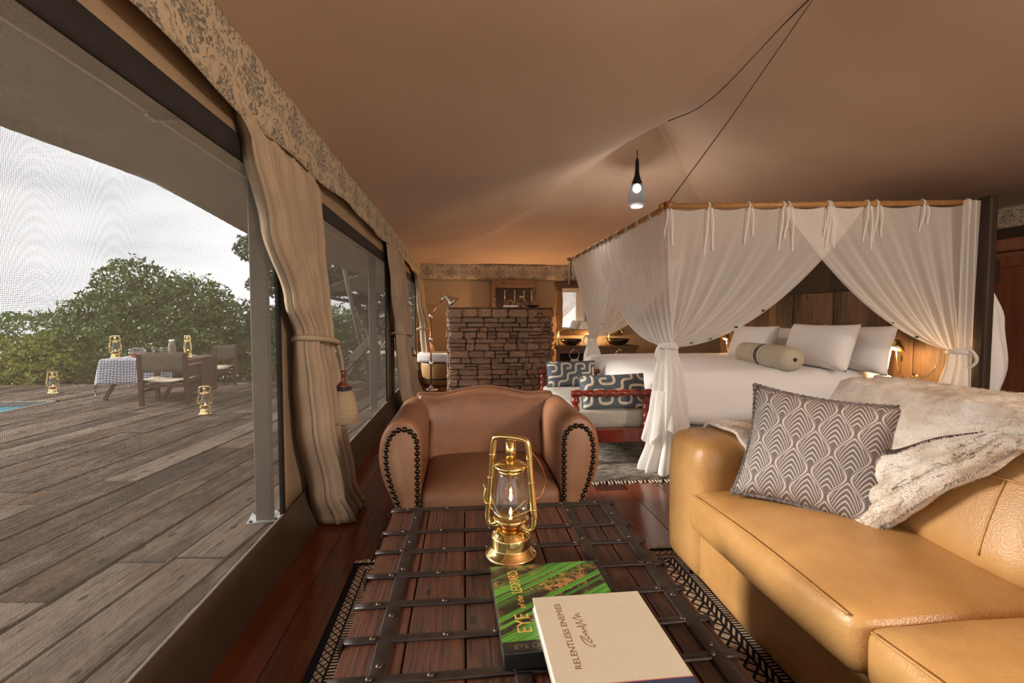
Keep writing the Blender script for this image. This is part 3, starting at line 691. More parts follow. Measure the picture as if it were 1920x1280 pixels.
# ------------------------------------------------------------------ curtains
def curtain(name, label, keys, pleats, tie, seed, tassel=True, s=1.):
    """keys: (z, y0, y1, x, amplitude)"""
    keys = sorted(keys); zs = [k[0] for k in keys]; t = thing(name, label, 'curtain', (0, 0, 0), 0, 'tied curtains along the window wall')
    def P(u, v):
        z = lerp(zs[0], zs[-1], v); g = [interp(z, zs, [k[i] for k in keys]) for i in (1, 2, 3, 4)]
        ph = seed + .55 * nz(u * 3 + seed, 1.1) + .10 * nz(u * 4, z * 1.2)
        w = u + .022 * nz(u * 7, seed, 1.) * sin(pi * u)
        bunch = .5 + .5 * abs(nz(u * 5 + seed, 2.2))
        kk = int(pleats * u + ph * .48); dep = .45 + .95 * ((kk * 0.7548 + seed) % 1.)
        q = dep * (2 * abs(sin(pi * (pleats * u + ph * .48))) ** .65 - 1)
        x = g[2] + g[3] * (q * (.5 + bunch) + .3 * sin(2 * pi * pleats * 2.3 * u + 3 * ph))
        return (x, lerp(g[0], g[1], w), z)
    MB().grid(P, pleats * 12, 60).build('drape', MAT['curtain'], t, True, solid=.004)
    ty0, ty1, tz, tx, r = tie
    loop = [(tx + r * 1.25 * cos(a), lerp(ty0, ty1, .5) + ((ty1 - ty0) / 2 + .02) * sin(a), tz - .05 * s * (sin(a) * .5 + .5)) for a in [2 * pi * k / 28 for k in range(28)]]
    MB().tube(loop, .014 * s, 8, True).build('tieback', MAT['curtain'], t, True)
    if tassel:
        ky = ty1 + .01; kx = tx + r * .9; z0 = tz - .05
        MB().tube(smoothpath([(kx, ky - .03, z0), (kx + .01, ky, z0 - .08), (kx + .01, ky + .02, z0 - .15)], 5), .012 * s, 6).build('tassel_cord', MAT['curtain'], t, True)
        k = MB().lathe([(.005, 0), (.024, -.01), (.022, -.03), (.015, -.05), (.03, -.085), (.045, -.10)], 14, (kx + .01, ky + .02, z0 - .14)).build('tassel_knob', MAT['tassel'], t, True)
        MB().lathe([(.046, -.098), (.05, -.11), (.047, -.118)], 14, (kx + .01, ky + .02, z0 - .14)).build('band', MAT['blueband'], k, True)
        MB().lathe([(.046, -.115), (.062, -.15), (.078, -.23), (.088, -.295), (.07, -.30), (.01, -.28)], 40, (kx + .01, ky + .02, z0 - .14), rf=lambda a, z: 1 + .07 * sin(a * 20) + .05 * nz(a * 9, z * 30)).build('fringe', MAT['fringeb'], k, True)
curtain('curtain', 'large beige curtain with hanging fringed tassel nearest the viewer', [(1.93, 1.86, 2.76, -.823, .010), (1.88, 1.88, 2.765, -.818, .014), (1.8, 1.92, 2.77, -.80, .030), (1.5, 2.06, 2.76, -.79, .036), (1.2, 2.26, 2.74, -.775, .040), (1.04, 2.37, 2.71, -.765, .045), (.98, 2.37, 2.71, -.765, .045), (.8, 2.39, 2.76, -.76, .055), (.6, 2.42, 2.80, -.755, .058), (.2, 2.54, 2.88, -.735, .065), (.012, 2.62, 2.97, -.715, .08)], 15, (2.38, 2.70, 1.03, -.75, .075), 1.)
curtain('curtain', 'beige tied curtain between the middle and far windows', [(1.98, 5.22, 6.2, -.823, .012), (1.85, 5.22, 6.2, -.79, .03), (1.5, 5.3, 6.2, -.76, .035), (.98, 5.55, 6.02, -.74, .06), (.92, 5.55, 6.02, -.74, .06), (.4, 5.5, 6.2, -.70, .07), (.012, 5.5, 6.3, -.62, .09)], 12, (5.55, 6.02, .96, -.74, .09), 4., True, 1.2)
curtain('curtain', 'pale tied curtain in the corner beside the floor lamp', [(1.93, 7.9, 8.9, -.823, .012), (1.8, 7.9, 8.9, -.77, .03), (1.5, 8.0, 8.9, -.75, .035), (.98, 8.3, 8.72, -.70, .06), (.92, 8.3, 8.72, -.70, .06), (.4, 8.2, 8.8, -.66, .07), (.012, 8.1, 8.8, -.58, .08)], 12, (8.3, 8.72, .96, -.70, .09), 7., True, 1.2)
# ------------------------------------------------------------------ lantern
def text(name, body, size, mat, parent, loc, rot=(0, 0, 0), ext=.0004, align='LEFT', shear=0, sx=1.):
    c = bpy.data.curves.new(name, 'FONT'); c.body = body; c.size = size; c.extrude = ext; c.align_x = align; c.shear = shear; c.resolution_u = 3
    tmp = bpy.data.objects.new(name, c); COL.objects.link(tmp)
    me = bpy.data.meshes.new_from_object(tmp.evaluated_get(bpy.context.evaluated_depsgraph_get())); bpy.data.objects.remove(tmp)
    me.materials.clear(); me.materials.append(mat); o = bpy.data.objects.new(name, me); COL.objects.link(o); o.parent = parent; o.location = loc; o.rotation_euler = rot; o.scale = (sx, 1, 1); return o
def make_lantern(letters=True):
    t = thing('brass_lantern', 'x', 'lantern'); B = MAT['brass']
    MB().lathe([(.064, 0), (.0675, .001), (.0680, .004), (.0675, .007), (.066, .008), (.058, .018), (.0535, .0235), (.0525, .0245), (.0520, .026), (.0520, .051), (.0515, .053), (.0500, .0545), (.0465, .059), (.040, .066), (.030, .071), (.0, .073)], 36).build('fuel_tank', B, t, True)
    MB().lathe([(.024, .070), (.026, .080), (.030, .090), (.026, .093), (.0, .094)], 28).build('burner', MAT['copper'], t, True)
    MB().lathe([(.030, .092), (.046, .096), (.048, .10), (.044, .103)], 32).build('globe_plate', B, t, True)
    MB().lathe([(.036, .100), (.046, .112), (.050, .130), (.047, .150), (.040, .180), (.033, .212), (.031, .222)], 36).build('globe', MAT['glass'], t, True)
    MB().lathe([(.030, .219), (.034, .221), (.034, .226), (.030, .228)], 32).build('globe_collar', B, t, True)
    MB().lathe([(.034, .226), (.046, .234), (.044, .240), (.024, .249), (.013, .252)], 32, rf=lambda a, z: 1 + (.012 * sin(a * 12) if .23 < z < .245 else 0)).build('hood', B, t, True)
    MB().lathe([(.0135, .250), (.0135, .300), (.0, .302)], 20).build('chimney', B, t, True)
    path = smoothpath([(-.032, 0, .082), (-.055, 0, .074), (-.066, 0, .092), (-.062, 0, .15), (-.055, 0, .22), (-.049, 0, .292), (-.038, 0, .309), (0, 0, .312), (.038, 0, .309), (.049, 0, .292), (.055, 0, .22), (.062, 0, .15), (.066, 0, .092), (.055, 0, .074), (.032, 0, .082)], 7)
    MB().tube(path, .0082, 12).build('air_tube', B, t, True)
    for s in (-1, 1):
        MB().tube([(s * .066, .007, .085), (s * .062, .007, .15), (s * .054, .007, .225), (s * .0475, .007, .295)], .0035, 8).build('tube_rib', B, t, True)
        for z, x in ((.13, .0635), (.20, .0575), (.262, .052)): MB().lathe([(.0095, -.002), (.0102, 0), (.0095, .002)], 14, (s * x, 0, z)).build('joint_ring', B, t, True)
    for s in (-1, 1):
        MB().tube(smoothpath([(s * .058, -.012, .13), (0, -.050, .118), (-s * .05, -.02, .16)], 6), .0013, 6).build('guard_wire', B, t, True)
    MB().tube(smoothpath([(.050, .004, .285), (.075, .02, .245), (.086, .03, .20), (.078, .02, .162), (.06, .0, .155)], 6), .0014, 6).build('bail_handle', MAT['copper'], t, True)
    MB().tube(smoothpath([(-.062, -.004, .12), (-.075, -.008, .14), (-.072, -.004, .165), (-.079, 0, .178)], 5), .0024, 6).build('lift_lever', B, t, True)
    MB().lathe([(0, .094), (.011, .095), (.007, .101), (0, .104)], 14).build('wick_glow', MAT['flameglow'], t, True)
    MB().lathe([(0, .104), (.0036, .109), (.004, .113), (.002, .121), (0, .126)], 12).build('flame', MAT['flame'], t, True)
    if letters:
        for i, ch in enumerate('MONARCH'):
            a = math.radians(-152 + i * 17); o = text('raised_letter', ch, .0135, B, t, (.0485 * cos(a), .0485 * sin(a), .0585), (math.radians(52), 0, a + pi / 2), .0008, 'CENTER')
    return t
lan = make_lantern(); lan['label'] = 'polished brass hurricane lantern with lit flame standing on the iron-strapped chest'
lan.location = (.12, 1.235, .4985); lan.rotation_euler = (0, 0, math.radians(-28)); lan['group'] = 'brass hurricane lanterns'
point('lantern_light', (0, 0, .114), 1.6, (1, .55, .2), .004, lan)
def more_lantern(loc, rz, label, s=1.12, en=.8):
    c = copy_tree(lan); c.location = loc; c.rotation_euler = (0, 0, rz); c.scale = (s, s, s); c['label'] = label
    for ch in list(c.children):
        if ch.name.startswith('raised_letter'): bpy.data.objects.remove(ch)
    return c
more_lantern((-3.63, 7.1, DZ), .3, 'lit brass lantern standing alone on deck boards before the table', 1.25)
more_lantern((-7.35, 9.35, DZ), .8, 'lit lantern on deck boards near the pool edge', 1.25)

# ------------------------------------------------------------------ iron-strapped chest
ch = thing('chest_table', 'dark wooden chest used as table, banded with studded iron straps', 'chest')
x0, x1, y0, y1, zt = -.235, .505, .28, 1.585, .49
m = MB(); m.box(x0 + .02, x1 - .02, y0 + .02, y1 - .02, .02, zt - .022); m.build('body', MAT['chestwood'], ch, bevel=.006)
edges = [x0, -.115, .0, .105, .21, .305, .41, x1]
for i in range(len(edges) - 1):
    MB().box(edges[i] + .0015, edges[i + 1] - .0015, y0, y1, zt - .022, zt - random.uniform(0, .002)).build('plank', MAT['chestwood'], ch, bevel=.003)
for z in (.04, .16, .28, .38):
    for xx in (x0, x1):
        MB().box(xx + (.0 if xx == x0 else -.02), xx + (.02 if xx == x0 else 0), y0, y1, z, z + .095).build('side_plank', MAT['chestwood'], ch, bevel=.003)
    MB().box(x0 + .02, x1 - .02, y1 - .02, y1, z, z + .095).build('side_plank', MAT['chestwood'], ch, bevel=.003)
def strap(a, b, w, n, z=zt, arch=.0):
    """iron strap on the lid from a to b with rivets"""
    a = Vector(a); b = Vector(b); d = (b - a).normalized(); s = Vector((-d.y, d.x, 0)); N = 24
    secs = []
    for i in range(N + 1):
        t = i / N; p = a.lerp(b, t) + Vector((0, 0, z + .0012 * nz(t * 9 + a.y * 7, a.x) - .0006)); ww = w * (1 + .08 * nz(t * 8, a.y * 5))
        q = p + s * (.0025 * nz(t * 5, a.x * 9 + a.y * 3))
        secs.append([q + s * (-ww / 2) - Vector((0, 0, .003)), q + s * (ww / 2) - Vector((0, 0, .003)), q + s * (ww / 2) + Vector((0, 0, .0025)), q + s * (ww / 2 - .004) + Vector((0, 0, .0038)), q - s * (ww / 2 - .004) + Vector((0, 0, .0038)), q - s * (ww / 2) + Vector((0, 0, .0025))])
    o = MB().loft(secs).build('iron_strap', MAT['iron'], ch, True)
    for i in range(n):
        t = (i + .5) / n + random.uniform(-.02, .02); p = a.lerp(b, t); k = link('rivet', RIV, o); k.location = (p.x, p.y, z + .0028)
RIV = MB().lathe([(.0068, 0), (.0066, .0018), (.0045, .004), (0, .005)], 12).mesh('rivet', MAT['rivet'], True)
for y in (1.572, 1.405, 1.288, 1.165, 1.045, .93, .822, .70, .58, .46, .34):
    strap((x0 - .004, y + .004, 0), (x1 + .004, y + .006, 0), .020 if y < 1.57 else .026, 6, zt + .001)
for x in (-.155, .103, .335, .47):
    strap((x - .004, y0, 0), (x + .004, y1, 0), .032, 8, zt)
for y in (1.405, 1.165, .93, .70):
    for xx in (x0 - .004, x1 + .004):
        MB().box(xx - .003, xx + .003, y - .013, y + .013, .06, zt + .004).build('side_strap', MAT['iron'], ch)

# ------------------------------------------------------------------ books
bk = thing('leopard_book', 'glossy green leopard picture book lying under the beige book', 'book', (.19, .972, .4985), math.radians(1.5))
W, D = .252, .30
MB().box(-W / 2 + .004, W / 2 - .004, -D / 2 + .006, D / 2 - .004, .003, .027).build('page_block', MAT['pages'], bk)
MB().box(-W / 2, W / 2, -D / 2 + .030, D / 2, .027, .030).build('cover', MAT['leopard'], bk, bevel=.0008)
MB().box(-W / 2, W / 2, -D / 2, D / 2, 0, .003).build('back_cover', MAT['bookspine'], bk)
m = MB(); m.box(-W / 2, W / 2, -D / 2 - .002, -D / 2 + .003, 0, .030); m.box(-W / 2, W / 2, -D / 2, -D / 2 + .030, .027, .030); m.build('spine', MAT['bookspine'], bk, bevel=.001)
tx = -W / 2 + .060
text('title', 'EYE', .041, MAT['gold'], bk, (tx, -D / 2 + .050, .0301), (0, 0, pi / 2), .0003, sx=.92)
text('title', 'of the', .019, MAT['gold'], bk, (tx - .002, -D / 2 + .126, .0301), (0, 0, pi / 2), .0003, shear=.35)
text('title', 'LEOPARD', .034, MAT['gold'], bk, (tx, -D / 2 + .182, .0301), (0, 0, pi / 2), .0003, sx=.62)
text('spine_title', 'EYE OF THE LEOPARD', .017, MAT['olive'], bk, (-W / 2 + .02, -D / 2 + .009, .0301), (0, 0, 0), .0003)
bb = thing('beige_book', 'beige cloth book with handwritten title lying on the leopard book', 'book', (.249, .802, .5286), math.radians(.8))
W, D = .222, .285
MB().box(-W / 2 + .002, W / 2 - .004, -D / 2 + .004, D / 2 - .006, .003, .021).build('page_block', plain('white_pages', (.8, .77, .70), .8, bump=0), bb)
MB().box(-W / 2, W / 2, -D / 2, D / 2, 0, .003).build('back_cover', MAT['beigecover'], bb)
MB().box(-W / 2, W / 2, -D / 2 + .045, D / 2, .021, .024).build('cover', MAT['beigecover'], bb, bevel=.001)
m = MB(); m.box(-W / 2, W / 2, -D / 2, -D / 2 + .0435, .021, .0241); m.box(-W / 2, W / 2, -D / 2 - .002, -D / 2 + .001, 0, .024); m.build('spine_cloth', MAT['navy'], bb, bevel=.001)
MB().box(-W / 2, W / 2, -D / 2 + .0435, -D / 2 + .045, .021, .0242).build('edging', MAT['redline'], bb)
text('title', 'RELENTLESS ENEMIES', .0165, MAT['brownink'], bb, (-W / 2 + .050, -D / 2 + .078, .0241), (0, 0, pi / 2), .0002, sx=1.16)
sig = [(.0, .0), (.004, -.006), (-.003, -.008), (-.016, .004), (-.020, .03), (-.004, .004), (.0, .014), (-.006, .018), (-.002, .024), (-.010, .030), (-.003, .036), (-.012, .040), (-.002, .046), (-.010, .052), (-.004, .058), (-.020, .062), (.004, .066), (-.020, .074), (-.006, .078), (-.002, .084), (-.012, .088), (-.022, .094), (-.002, .098), (-.014, .104), (-.006, .108), (-.002, .112)]
MB().tube([(-W / 2 + .083 + p.x * .8, -D / 2 + .135 + p.y * .8, .0243) for p in smoothpath([(a, b, 0) for a, b in sig], 5)], .0006, 5).build('signature', MAT['brownink'], bb)

# ------------------------------------------------------------------ kilim under the chest
rg = thing('kilim_rug', 'black and tan woven rug with fringed end under the chest', 'rug', (.28, 1.02, 0))
m = MB(); m.grid(lambda u, v: (lerp(-.78, .78, u), lerp(-1.17, 1.17, v), .008 + .002 * nz(u * 9, v * 11)), 30, 40); m.build('weave', MAT['kilim'], rg, True, solid=.008)
for k in range(150):
    x = lerp(-.775, .775, k / 149); MB().tube([(x, 1.165, .006), (x + random.uniform(-.006, .006), 1.185, .005), (x + random.uniform(-.01, .01), 1.205 + random.uniform(0, .01), .003)], .0035, 5).build('fringe_strand', MAT['fringe'], rg) if False else None
m = MB()
for k in range(170):
    x = lerp(-.775, .775, k / 169); m.tube([(x, 1.165, .006), (x + random.uniform(-.006, .006), 1.185, .006), (x + random.uniform(-.01, .01), 1.203 + random.uniform(0, .01), .004)], .0036, 5)
o = m.build('fringe', MAT['fringe'], rg, True); o['kind'] = 'stuff'

# ------------------------------------------------------------------ armchair
ac = thing('armchair', 'brown leather club armchair with big bronze nailhead trim', 'armchair', (.128, 2.25, 0))
# local x = world x - .128, local y = world y - 2.25
def armprof(sx, k=1., dz=0):
    pts = [(.335, .06), (.335, .20), (.333, .40), (.330, .52), (.338, .585), (.365, .632), (.405, .655), (.450, .648), (.490, .615), (.517, .56), (.527, .49), (.522, .42), (.505, .35), (.475, .28), (.450, .21), (.440, .13), (.438, .06)]
    cx, cz = .42, .42
    q = [((cx + (x - cx) * k) * sx, cz + (z - cz) * k + dz) for x, z in pts]
    return smooth2(q)
def smooth2(q):
    P = smoothpath([(a, 0, b) for a, b in q], 3, True); return [(p.x, p.z) for p in P]
for sx in (-1, 1):
    secs = []
    for y, k, dz in ((.0, .90, 0), (.006, .96, 0), (.022, 1., 0), (.06, 1.0, 0), (.35, .99, .0), (.62, .96, .01), (.74, .90, .01)):
        secs.append([Vector((x, y, max(.05, z))) for x, z in armprof(sx, k, dz)])
    arm = MB().loft(secs).build('arm', MAT['brown_leather'], ac, True)
    pan = [(.350, .07), (.349, .30), (.348, .50), (.352, .556), (.375, .592), (.410, .606), (.445, .598), (.472, .568), (.487, .52), (.490, .46), (.482, .40), (.462, .32), (.436, .25), (.424, .17), (.423, .07)]
    PP = smoothpath([(a * sx, 0, b) for a, b in pan], 4)
    n = len(PP); vs = [Vector((p.x, .004, p.z)) for p in PP] + [Vector((p.x, -.006, p.z)) for p in PP] + [Vector((lerp(.405 * sx, p.x, .9), -.012, lerp(.35, p.z, .95))) for p in PP]
    fs = [tuple(range(2 * n, 3 * n))] + [(k, (k + 1) % n, n + (k + 1) % n, n + k) for k in range(n)] + [(n + k, n + (k + 1) % n, 2 * n + (k + 1) % n, 2 * n + k) for k in range(n)]
    pn = MB().add(vs, fs).build('front_panel', MAT['panel_leather'], arm, True)
    # bronze nails along the panel edge at equal spacing
    L = [0]
    for a, b in zip(PP, PP[1:]): L.append(L[-1] + (b - a).length)
    cnt = int(L[-1] / .0275)
    if sx == -1: STUD = MB().lathe([(.0137, 0), (.0132, .005), (.010, .010), (.0045, .0135), (0, .014)], 14, m=Matrix.Rotation(pi / 2, 4, 'X')).mesh('nailhead', MAT['stud'], True)
    for k in range(cnt + 1):
        d = L[-1] * k / cnt; i = max(j for j in range(len(L)) if L[j] <= d + 1e-9); i = min(i, len(PP) - 2)
        p = PP[i].lerp(PP[i + 1], (d - L[i]) / max(1e-9, L[i + 1] - L[i])); o = link('nailhead', STUD, arm); o.location = (p.x, -.006, p.z)
# back with camel hump
def backout(k=1.):
    pts = [(-.33, .10), (-.345, .35), (-.335, .50), (-.365, .56), (-.400, .60), (-.398, .665), (-.36, .672), (-.26, .668), (-.13, .694), (0, .708), (.13, .694), (.26, .668), (.36, .672), (.398, .665), (.400, .60), (.365, .56), (.335, .50), (.345, .35), (.33, .10)]
    return smoothpath([(x, 0, z) for x, z in pts], 4)
BO = backout()
def bsec(y, k, lean=.10): return [Vector((p.x * k, y + lean * (p.z - .3), .38 + (p.z - .38) * k)) for p in BO]
MB().loft([bsec(.56, .90), bsec(.555, .95), bsec(.57, .99), bsec(.60, 1.), bsec(.68, 1.), bsec(.715, .98), bsec(.725, .93)]).build('backrest', MAT['brown_leather'], ac, True)
MB().tube([Vector((p.x, .60 + .10 * (p.z - .3) - .01, p.z + .004)) for p in BO[8:-8]], .008, 8).build('piping', MAT['brown_leather_dark'], ac, True)
# seat
def seatfn(p):
    return p
MB().soft(-.338, .338, -.015, .62, .14, .315, .05, 12, (0, .012, .055)).build('seat_cushion', MAT['brown_leather_dark'], ac, True)
MB().box(-.36, .36, .0, .60, .06, .16).build('base', MAT['brown_leather_dark'], ac, bevel=.01)
for sx in (-1, 1):
    for y in (.06, .66): MB().lathe([(.018, 0), (.026, .03), (.03, .062)], 14, (sx * .38, y, 0)).build('foot', MAT['darkwood'], ac, True)

# ------------------------------------------------------------------ tan leather sofa
sf = thing('leather_sofa', 'tan leather sofa facing the windows', 'sofa')
T = MAT['tan_leather']
def wr_(p, a=.006, f=6): return Vector((p.x + a * nz(p.x * f, p.y * f, p.z * f), p.y + a * nz(p.y * f + 9, p.z * f), p.z + a * nz(p.z * f + 3, p.x * f, p.y * f)))
MB().soft(.945, 1.86, -.45, 2.06, .055, .335, .03, 10, (.012, 0, 0), lambda p: wr_(p, .004, 3)).build('base', T, sf, True)
MB().soft(.925, 1.88, 1.775, 2.115, .045, .625, .075, 12, (.012, .012, .018), lambda p: wr_(p, .004)).build('arm', T, sf, True)
for a, b in ((.962, 1.772), (.10, .955), (-.45, .095)):
    c = MB().soft(.868, 1.52, a, b, .30, .452, .042, 12, (.014, .004, .03), lambda p: wr_(p, .006, 5)).build('seat_cushion', T, sf, True)
    MB().tube([Vector((.875, y, .440 + .012 * sin(pi * (y - a) / (b - a)))) for y in [lerp(a + .03, b - .03, k / 16) for k in range(17)]], .0035, 6).build('seam', MAT['tan_leather'], c, True)
def lean(p, x0=1.33, s=.42): return wr_(Vector((p.x + (p.z - .45) * s, p.y, p.z)), .010, 5)
for a, b in ((.955, 1.78), (.10, .95), (-.45, .095)):
    c = MB().soft(1.335, 1.60, a, b, .44, .865, .085, 14, (.045, .0, .02), lean).build('back_cushion', T, sf, True)
    pts = [(y, .70) for y in [lerp(a + .06, b - .06, k / 14) for k in range(15)]]
    MB().tube([Vector((1.335 + (z - .45) * .42 - .045 * (1 - ((y - (a + b) / 2) / ((b - a) / 2)) ** 2) * (1 - ((z - .6525) / .2125) ** 2) - .006, y, z)) for y, z in pts], .0035, 6).build('seam', T, c, True)
    for yy in (a + .15, b - .15):
        MB().tube([Vector((1.335 + (z - .45) * .42 - .045 * (1 - ((yy - (a + b) / 2) / ((b - a) / 2)) ** 2) * max(0, (1 - ((z - .6525) / .2125) ** 2)) - .004, yy, z)) for z in [lerp(.50, .70, k / 10) for k in range(11)]], .0035, 6).build('seam', T, c, True)
MB().soft(1.60, 2.04, -.45, 1.76, .1, .83, .06, 10, (0, 0, 0)).build('back_frame', T, sf, True)
for x, y in ((1.0, 1.98), (1.0, .2), (1.8, 1.98)): MB().box(x - .03, x + .03, y - .03, y + .03, 0, .06).build('foot', MAT['darkwood'], sf, bevel=.004)

def cushion(name, mat, w, h, t, parent, pinch=.07, n=22):
    """knife-edge cushion in the local xy plane"""
    def P(side):
        def f(u, v):
            a, b = 2 * u - 1, 2 * v - 1
            x = w / 2 * a * (1 - pinch * (1 - b * b) * abs(a)); y = h / 2 * b * (1 - pinch * (1 - a * a) * abs(b))
            z = side * t / 2 * ((1 - a ** 4) * (1 - b ** 4)) ** .55 * (1 + .08 * nz(a * 2 + w * 9, b * 2, side))
            return (x, y, z)
        return f
    m = MB(); m.grid(P(1), n, n); m.grid(P(-1), n, n)
    me = m.mesh(name, mat, True); bm = bmesh.new(); bm.from_mesh(me); bmesh.ops.remove_doubles(bm, verts=bm.verts[:], dist=1e-5); bmesh.ops.recalc_face_normals(bm, faces=bm.faces[:]); bm.to_mesh(me); bm.free()
    edge = []
    for k in range(n): edge.append(Vector(P(1)(k / n, 0)))
    for k in range(n): edge.append(Vector(P(1)(1, k / n)))
    for k in range(n): edge.append(Vector(P(1)(1 - k / n, 1)))
    for k in range(n): edge.append(Vector(P(1)(0, 1 - k / n)))
    return link(name, me, parent), edge
def place(o, c, xaxis, up):
    X_ = Vector(xaxis).normalized(); U = Vector(up); U = (U - X_ * U.dot(X_)).normalized(); N = X_.cross(U)
    mt = Matrix((X_, U, N)).transposed().to_4x4(); mt.translation = Vector(c); o.matrix_world = mt; return o
cu = thing('scatter_cushion', 'grey peacock-patterned cushion with corded edge on the sofa', 'cushion')
_, ed = cushion('cover', MAT['peacock'], .47, .42, .16, cu, .10)
MB().tube([e + Vector((.0012 * sin(i * 2.1), .0012 * cos(i * 2.1), 0)) for i, e in enumerate(smoothpath(ed, 4, True))], [.0085 * (.85 + .15 * sin(i * 1.6)) for i in range(len(ed) * 4)], 8, True).build('cord_edge', MAT['cord'], cu, True)
place(cu, (1.215, 1.535, .655), (.30, -.32, -.03), (.30, .27, .95))

# fur throw over the far end of the sofa back
def throwz(u, v):
    """u along the sofa (far to near), v from the back over the top and down the front"""
    y = lerp(1.735, .92, u); drop = interl(u, [0, .40, .74, 1.], [.40, .41, .07, .02])
    s = v
    if s < .35: x = lerp(2.06, 1.62, s / .35); z = interp(s, [0, .12, .35], [.62, .84, .868])
    else: x = None
    if x is None:
        q = (s - .35) / .65
        top = .18
        if q < .3: x = lerp(1.62, 1.47, q / .3); z = .868 - .006 * (q / .3) ** 2
        else:
            d = (q - .3) / .7 * (drop + .02); z = .862 - d
            bul = 1 - ((z - .6525) / .24) ** 2
            x = 1.335 + (z - .45) * .42 - .045 * max(0, bul) - .036
            x = min(x, 1.47)
    x += .012 * nz(u * 7, v * 7); z += .012 * nz(u * 8 + 4, v * 9)
    return (x, y - (.10 * (s - .35) if s > .35 else 0), z + .012)
fr = thing('fur_throw', 'cream faux fur throw draped over the sofa back', 'throw')
def fluffy(fn, nu, nv, name, n, solid, ln=.009):
    # the cloth itself, plus short hairs standing on it
    o = MB().grid(lambda u, v: Vector(fn(u, v)) + Vector((-.004 * nz(u * 40, v * 45), 0, .004 * nz(u * 35 + 7, v * 40))), nu, nv).build(name, MAT['fur'], fr, True, solid=solid)
    m = MB(); rnd = random.Random(n)
    for _ in range(n):
        u, v = rnd.random() * .995, rnd.random() * .995; p = Vector(fn(u, v)); a = Vector(fn(u + .004, v)) - p; b = Vector(fn(u, v + .004)) - p; N = a.cross(b)
        if N.length < 1e-12: continue
        N.normalize()
        if N.z * .6 - N.x < 0: N = -N
        N = (N + Vector((rnd.gauss(0, .6), rnd.gauss(0, .6), rnd.gauss(0, .6) - .25))).normalized(); s = a.normalized() * .0016; p = p + N * solid * .35
        m.add([p - s, p + s, p + N * ln * rnd.uniform(.6, 1.3)], [(0, 1, 2)])
    h = m.build('pile_hair', MAT['fur'], o); h['kind'] = 'stuff'; return o
fluffy(throwz, 110, 130, 'pile', 50000, .018)
def fold(u, v):
    p = Vector(throwz(lerp(.02, .98, u), lerp(.76, 1., v))); p += Vector((-.020 - .022 * abs(sin(pi * 3 * v + .5 * nz(u * 5))), 0, .010 + .008 * nz(u * 14, v * 9))); return p
fluffy(fold, 90, 60, 'folded_edge', 34000, .02)
def lining(u, v):
    p = Vector(throwz(lerp(.1, 1., u), lerp(.735, .765, v))); p += Vector((-.018, 0, .01)); return p
MB().grid(lining, 40, 3).build('lining', MAT['furback'], fr, True, solid=.01)
def armthrow(u, v):
    x = lerp(1.10, 1.40, u); a = v * 1.9
    y = interl(v, [0, .18, .30, .70, .84, 1], [2.135, 2.125, 2.06, 1.84, 1.785, 1.765]); z = interl(v, [0, .18, .30, .70, .84, 1], [.45, .56, .642, .648, .60, lerp(.46, .53, u)])
    return (x + .01 * nz(v * 6, u * 3) + (.05 * max(0, v - .6) ), y, z + .008 * nz(u * 6, v * 6) + .008)
fluffy(armthrow, 40, 60, 'hanging_end', 10000, .014)
# ------------------------------------------------------------------ bed, canopy, nets
HX = 3.75
hb = thing('headboard_partition', 'tall partition of dark reclaimed planks behind the bed', 'headboard')
MB().box(HX + .02, HX + .05, 3.2, 6.75, 0, 1.9).build('backing', MAT['darkwood'], hb)
y = 3.2
while y < 6.7:
    w = random.uniform(.11, .19); w = min(w, 6.75 - y)
    MB().box(HX - random.uniform(.002, .012), HX + .022, y + .001, y + w - .001, .0, 1.392 + random.uniform(-.004, .004)).build('plank', MAT['headwood'], hb, bevel=.003); y += w
y = 3.2
while y < 6.7:
    w = random.uniform(.3, .5); w = min(w, 6.75 - y)
    MB().box(HX + .004, HX + .024, y + .001, y + w - .001, 1.396, 1.9).build('upper_plank', MAT['darkwood'], hb, bevel=.003); y += w
MB().box(HX - .02, HX + .055, 3.10, 3.2, 0, 2.0).build('end_post', MAT['darkwood'], hb, bevel=.02)
bed = thing('bed', 'wide bed base with thick mattress under white linen', 'bed')
MB().box(1.72, 3.7, 3.98, 5.88, .04, .30).build('base', MAT['baseg'], bed, bevel=.02)
MB().soft(1.62, 3.71, 3.92, 5.94, .28, .60, .06, 8).build('mattress', MAT['white'], bed, True)
for x in (1.8, 3.6):
    for y in (4.05, 5.8): MB().lathe([(.03, 0), (.035, .05)], 12, (x, y, 0)).build('foot', MAT['darkwood'], bed, True)
dv = MB()
dv.soft(1.50, 3.70, 3.80, 6.02, .215, .672, .13, 26, (.02, .02, .03), lambda p: Vector((p.x + .008 * nz(p.y * 5, p.z * 7), p.y + .012 * sin(p.x * 9 + 2 * nz(p.x * 3)) * max(0, min(1, (.5 - p.z) * 4)), p.z + .010 * nz(p.x * 4, p.y * 4, 5) + (.015 * nz(p.x * 5, 3) if p.z < .3 else 0))))
tag(dv.build('duvet', MAT['white'], None, True), 'puffy white duvet spread over the bed', 'duvet')
def pillow(label, c, xa, up, w=.72, h=.46, t=.2, mat='white', group='white bed pillows'):
    p = thing('pillow', label, 'pillow', group=group); cushion('cover', MAT[mat], w, h, t, p, .08); place(p, c, xa, up); return p
pillow('large white pillow standing nearest the bedside lamp', (3.20, 4.06, .875), (.02, -1, 0), (.30, 0, .95), .80, .42, .2)
pillow('white pillow propped behind the large pillow near the lamp', (3.46, 3.98, .86), (.02, -1, 0), (.22, 0, .97), .84, .42, .18)
pillow('white pillow standing on the window side of the bed', (3.22, 5.10, .855), (.02, -1, 0), (.32, 0, .94), .76, .40, .18)
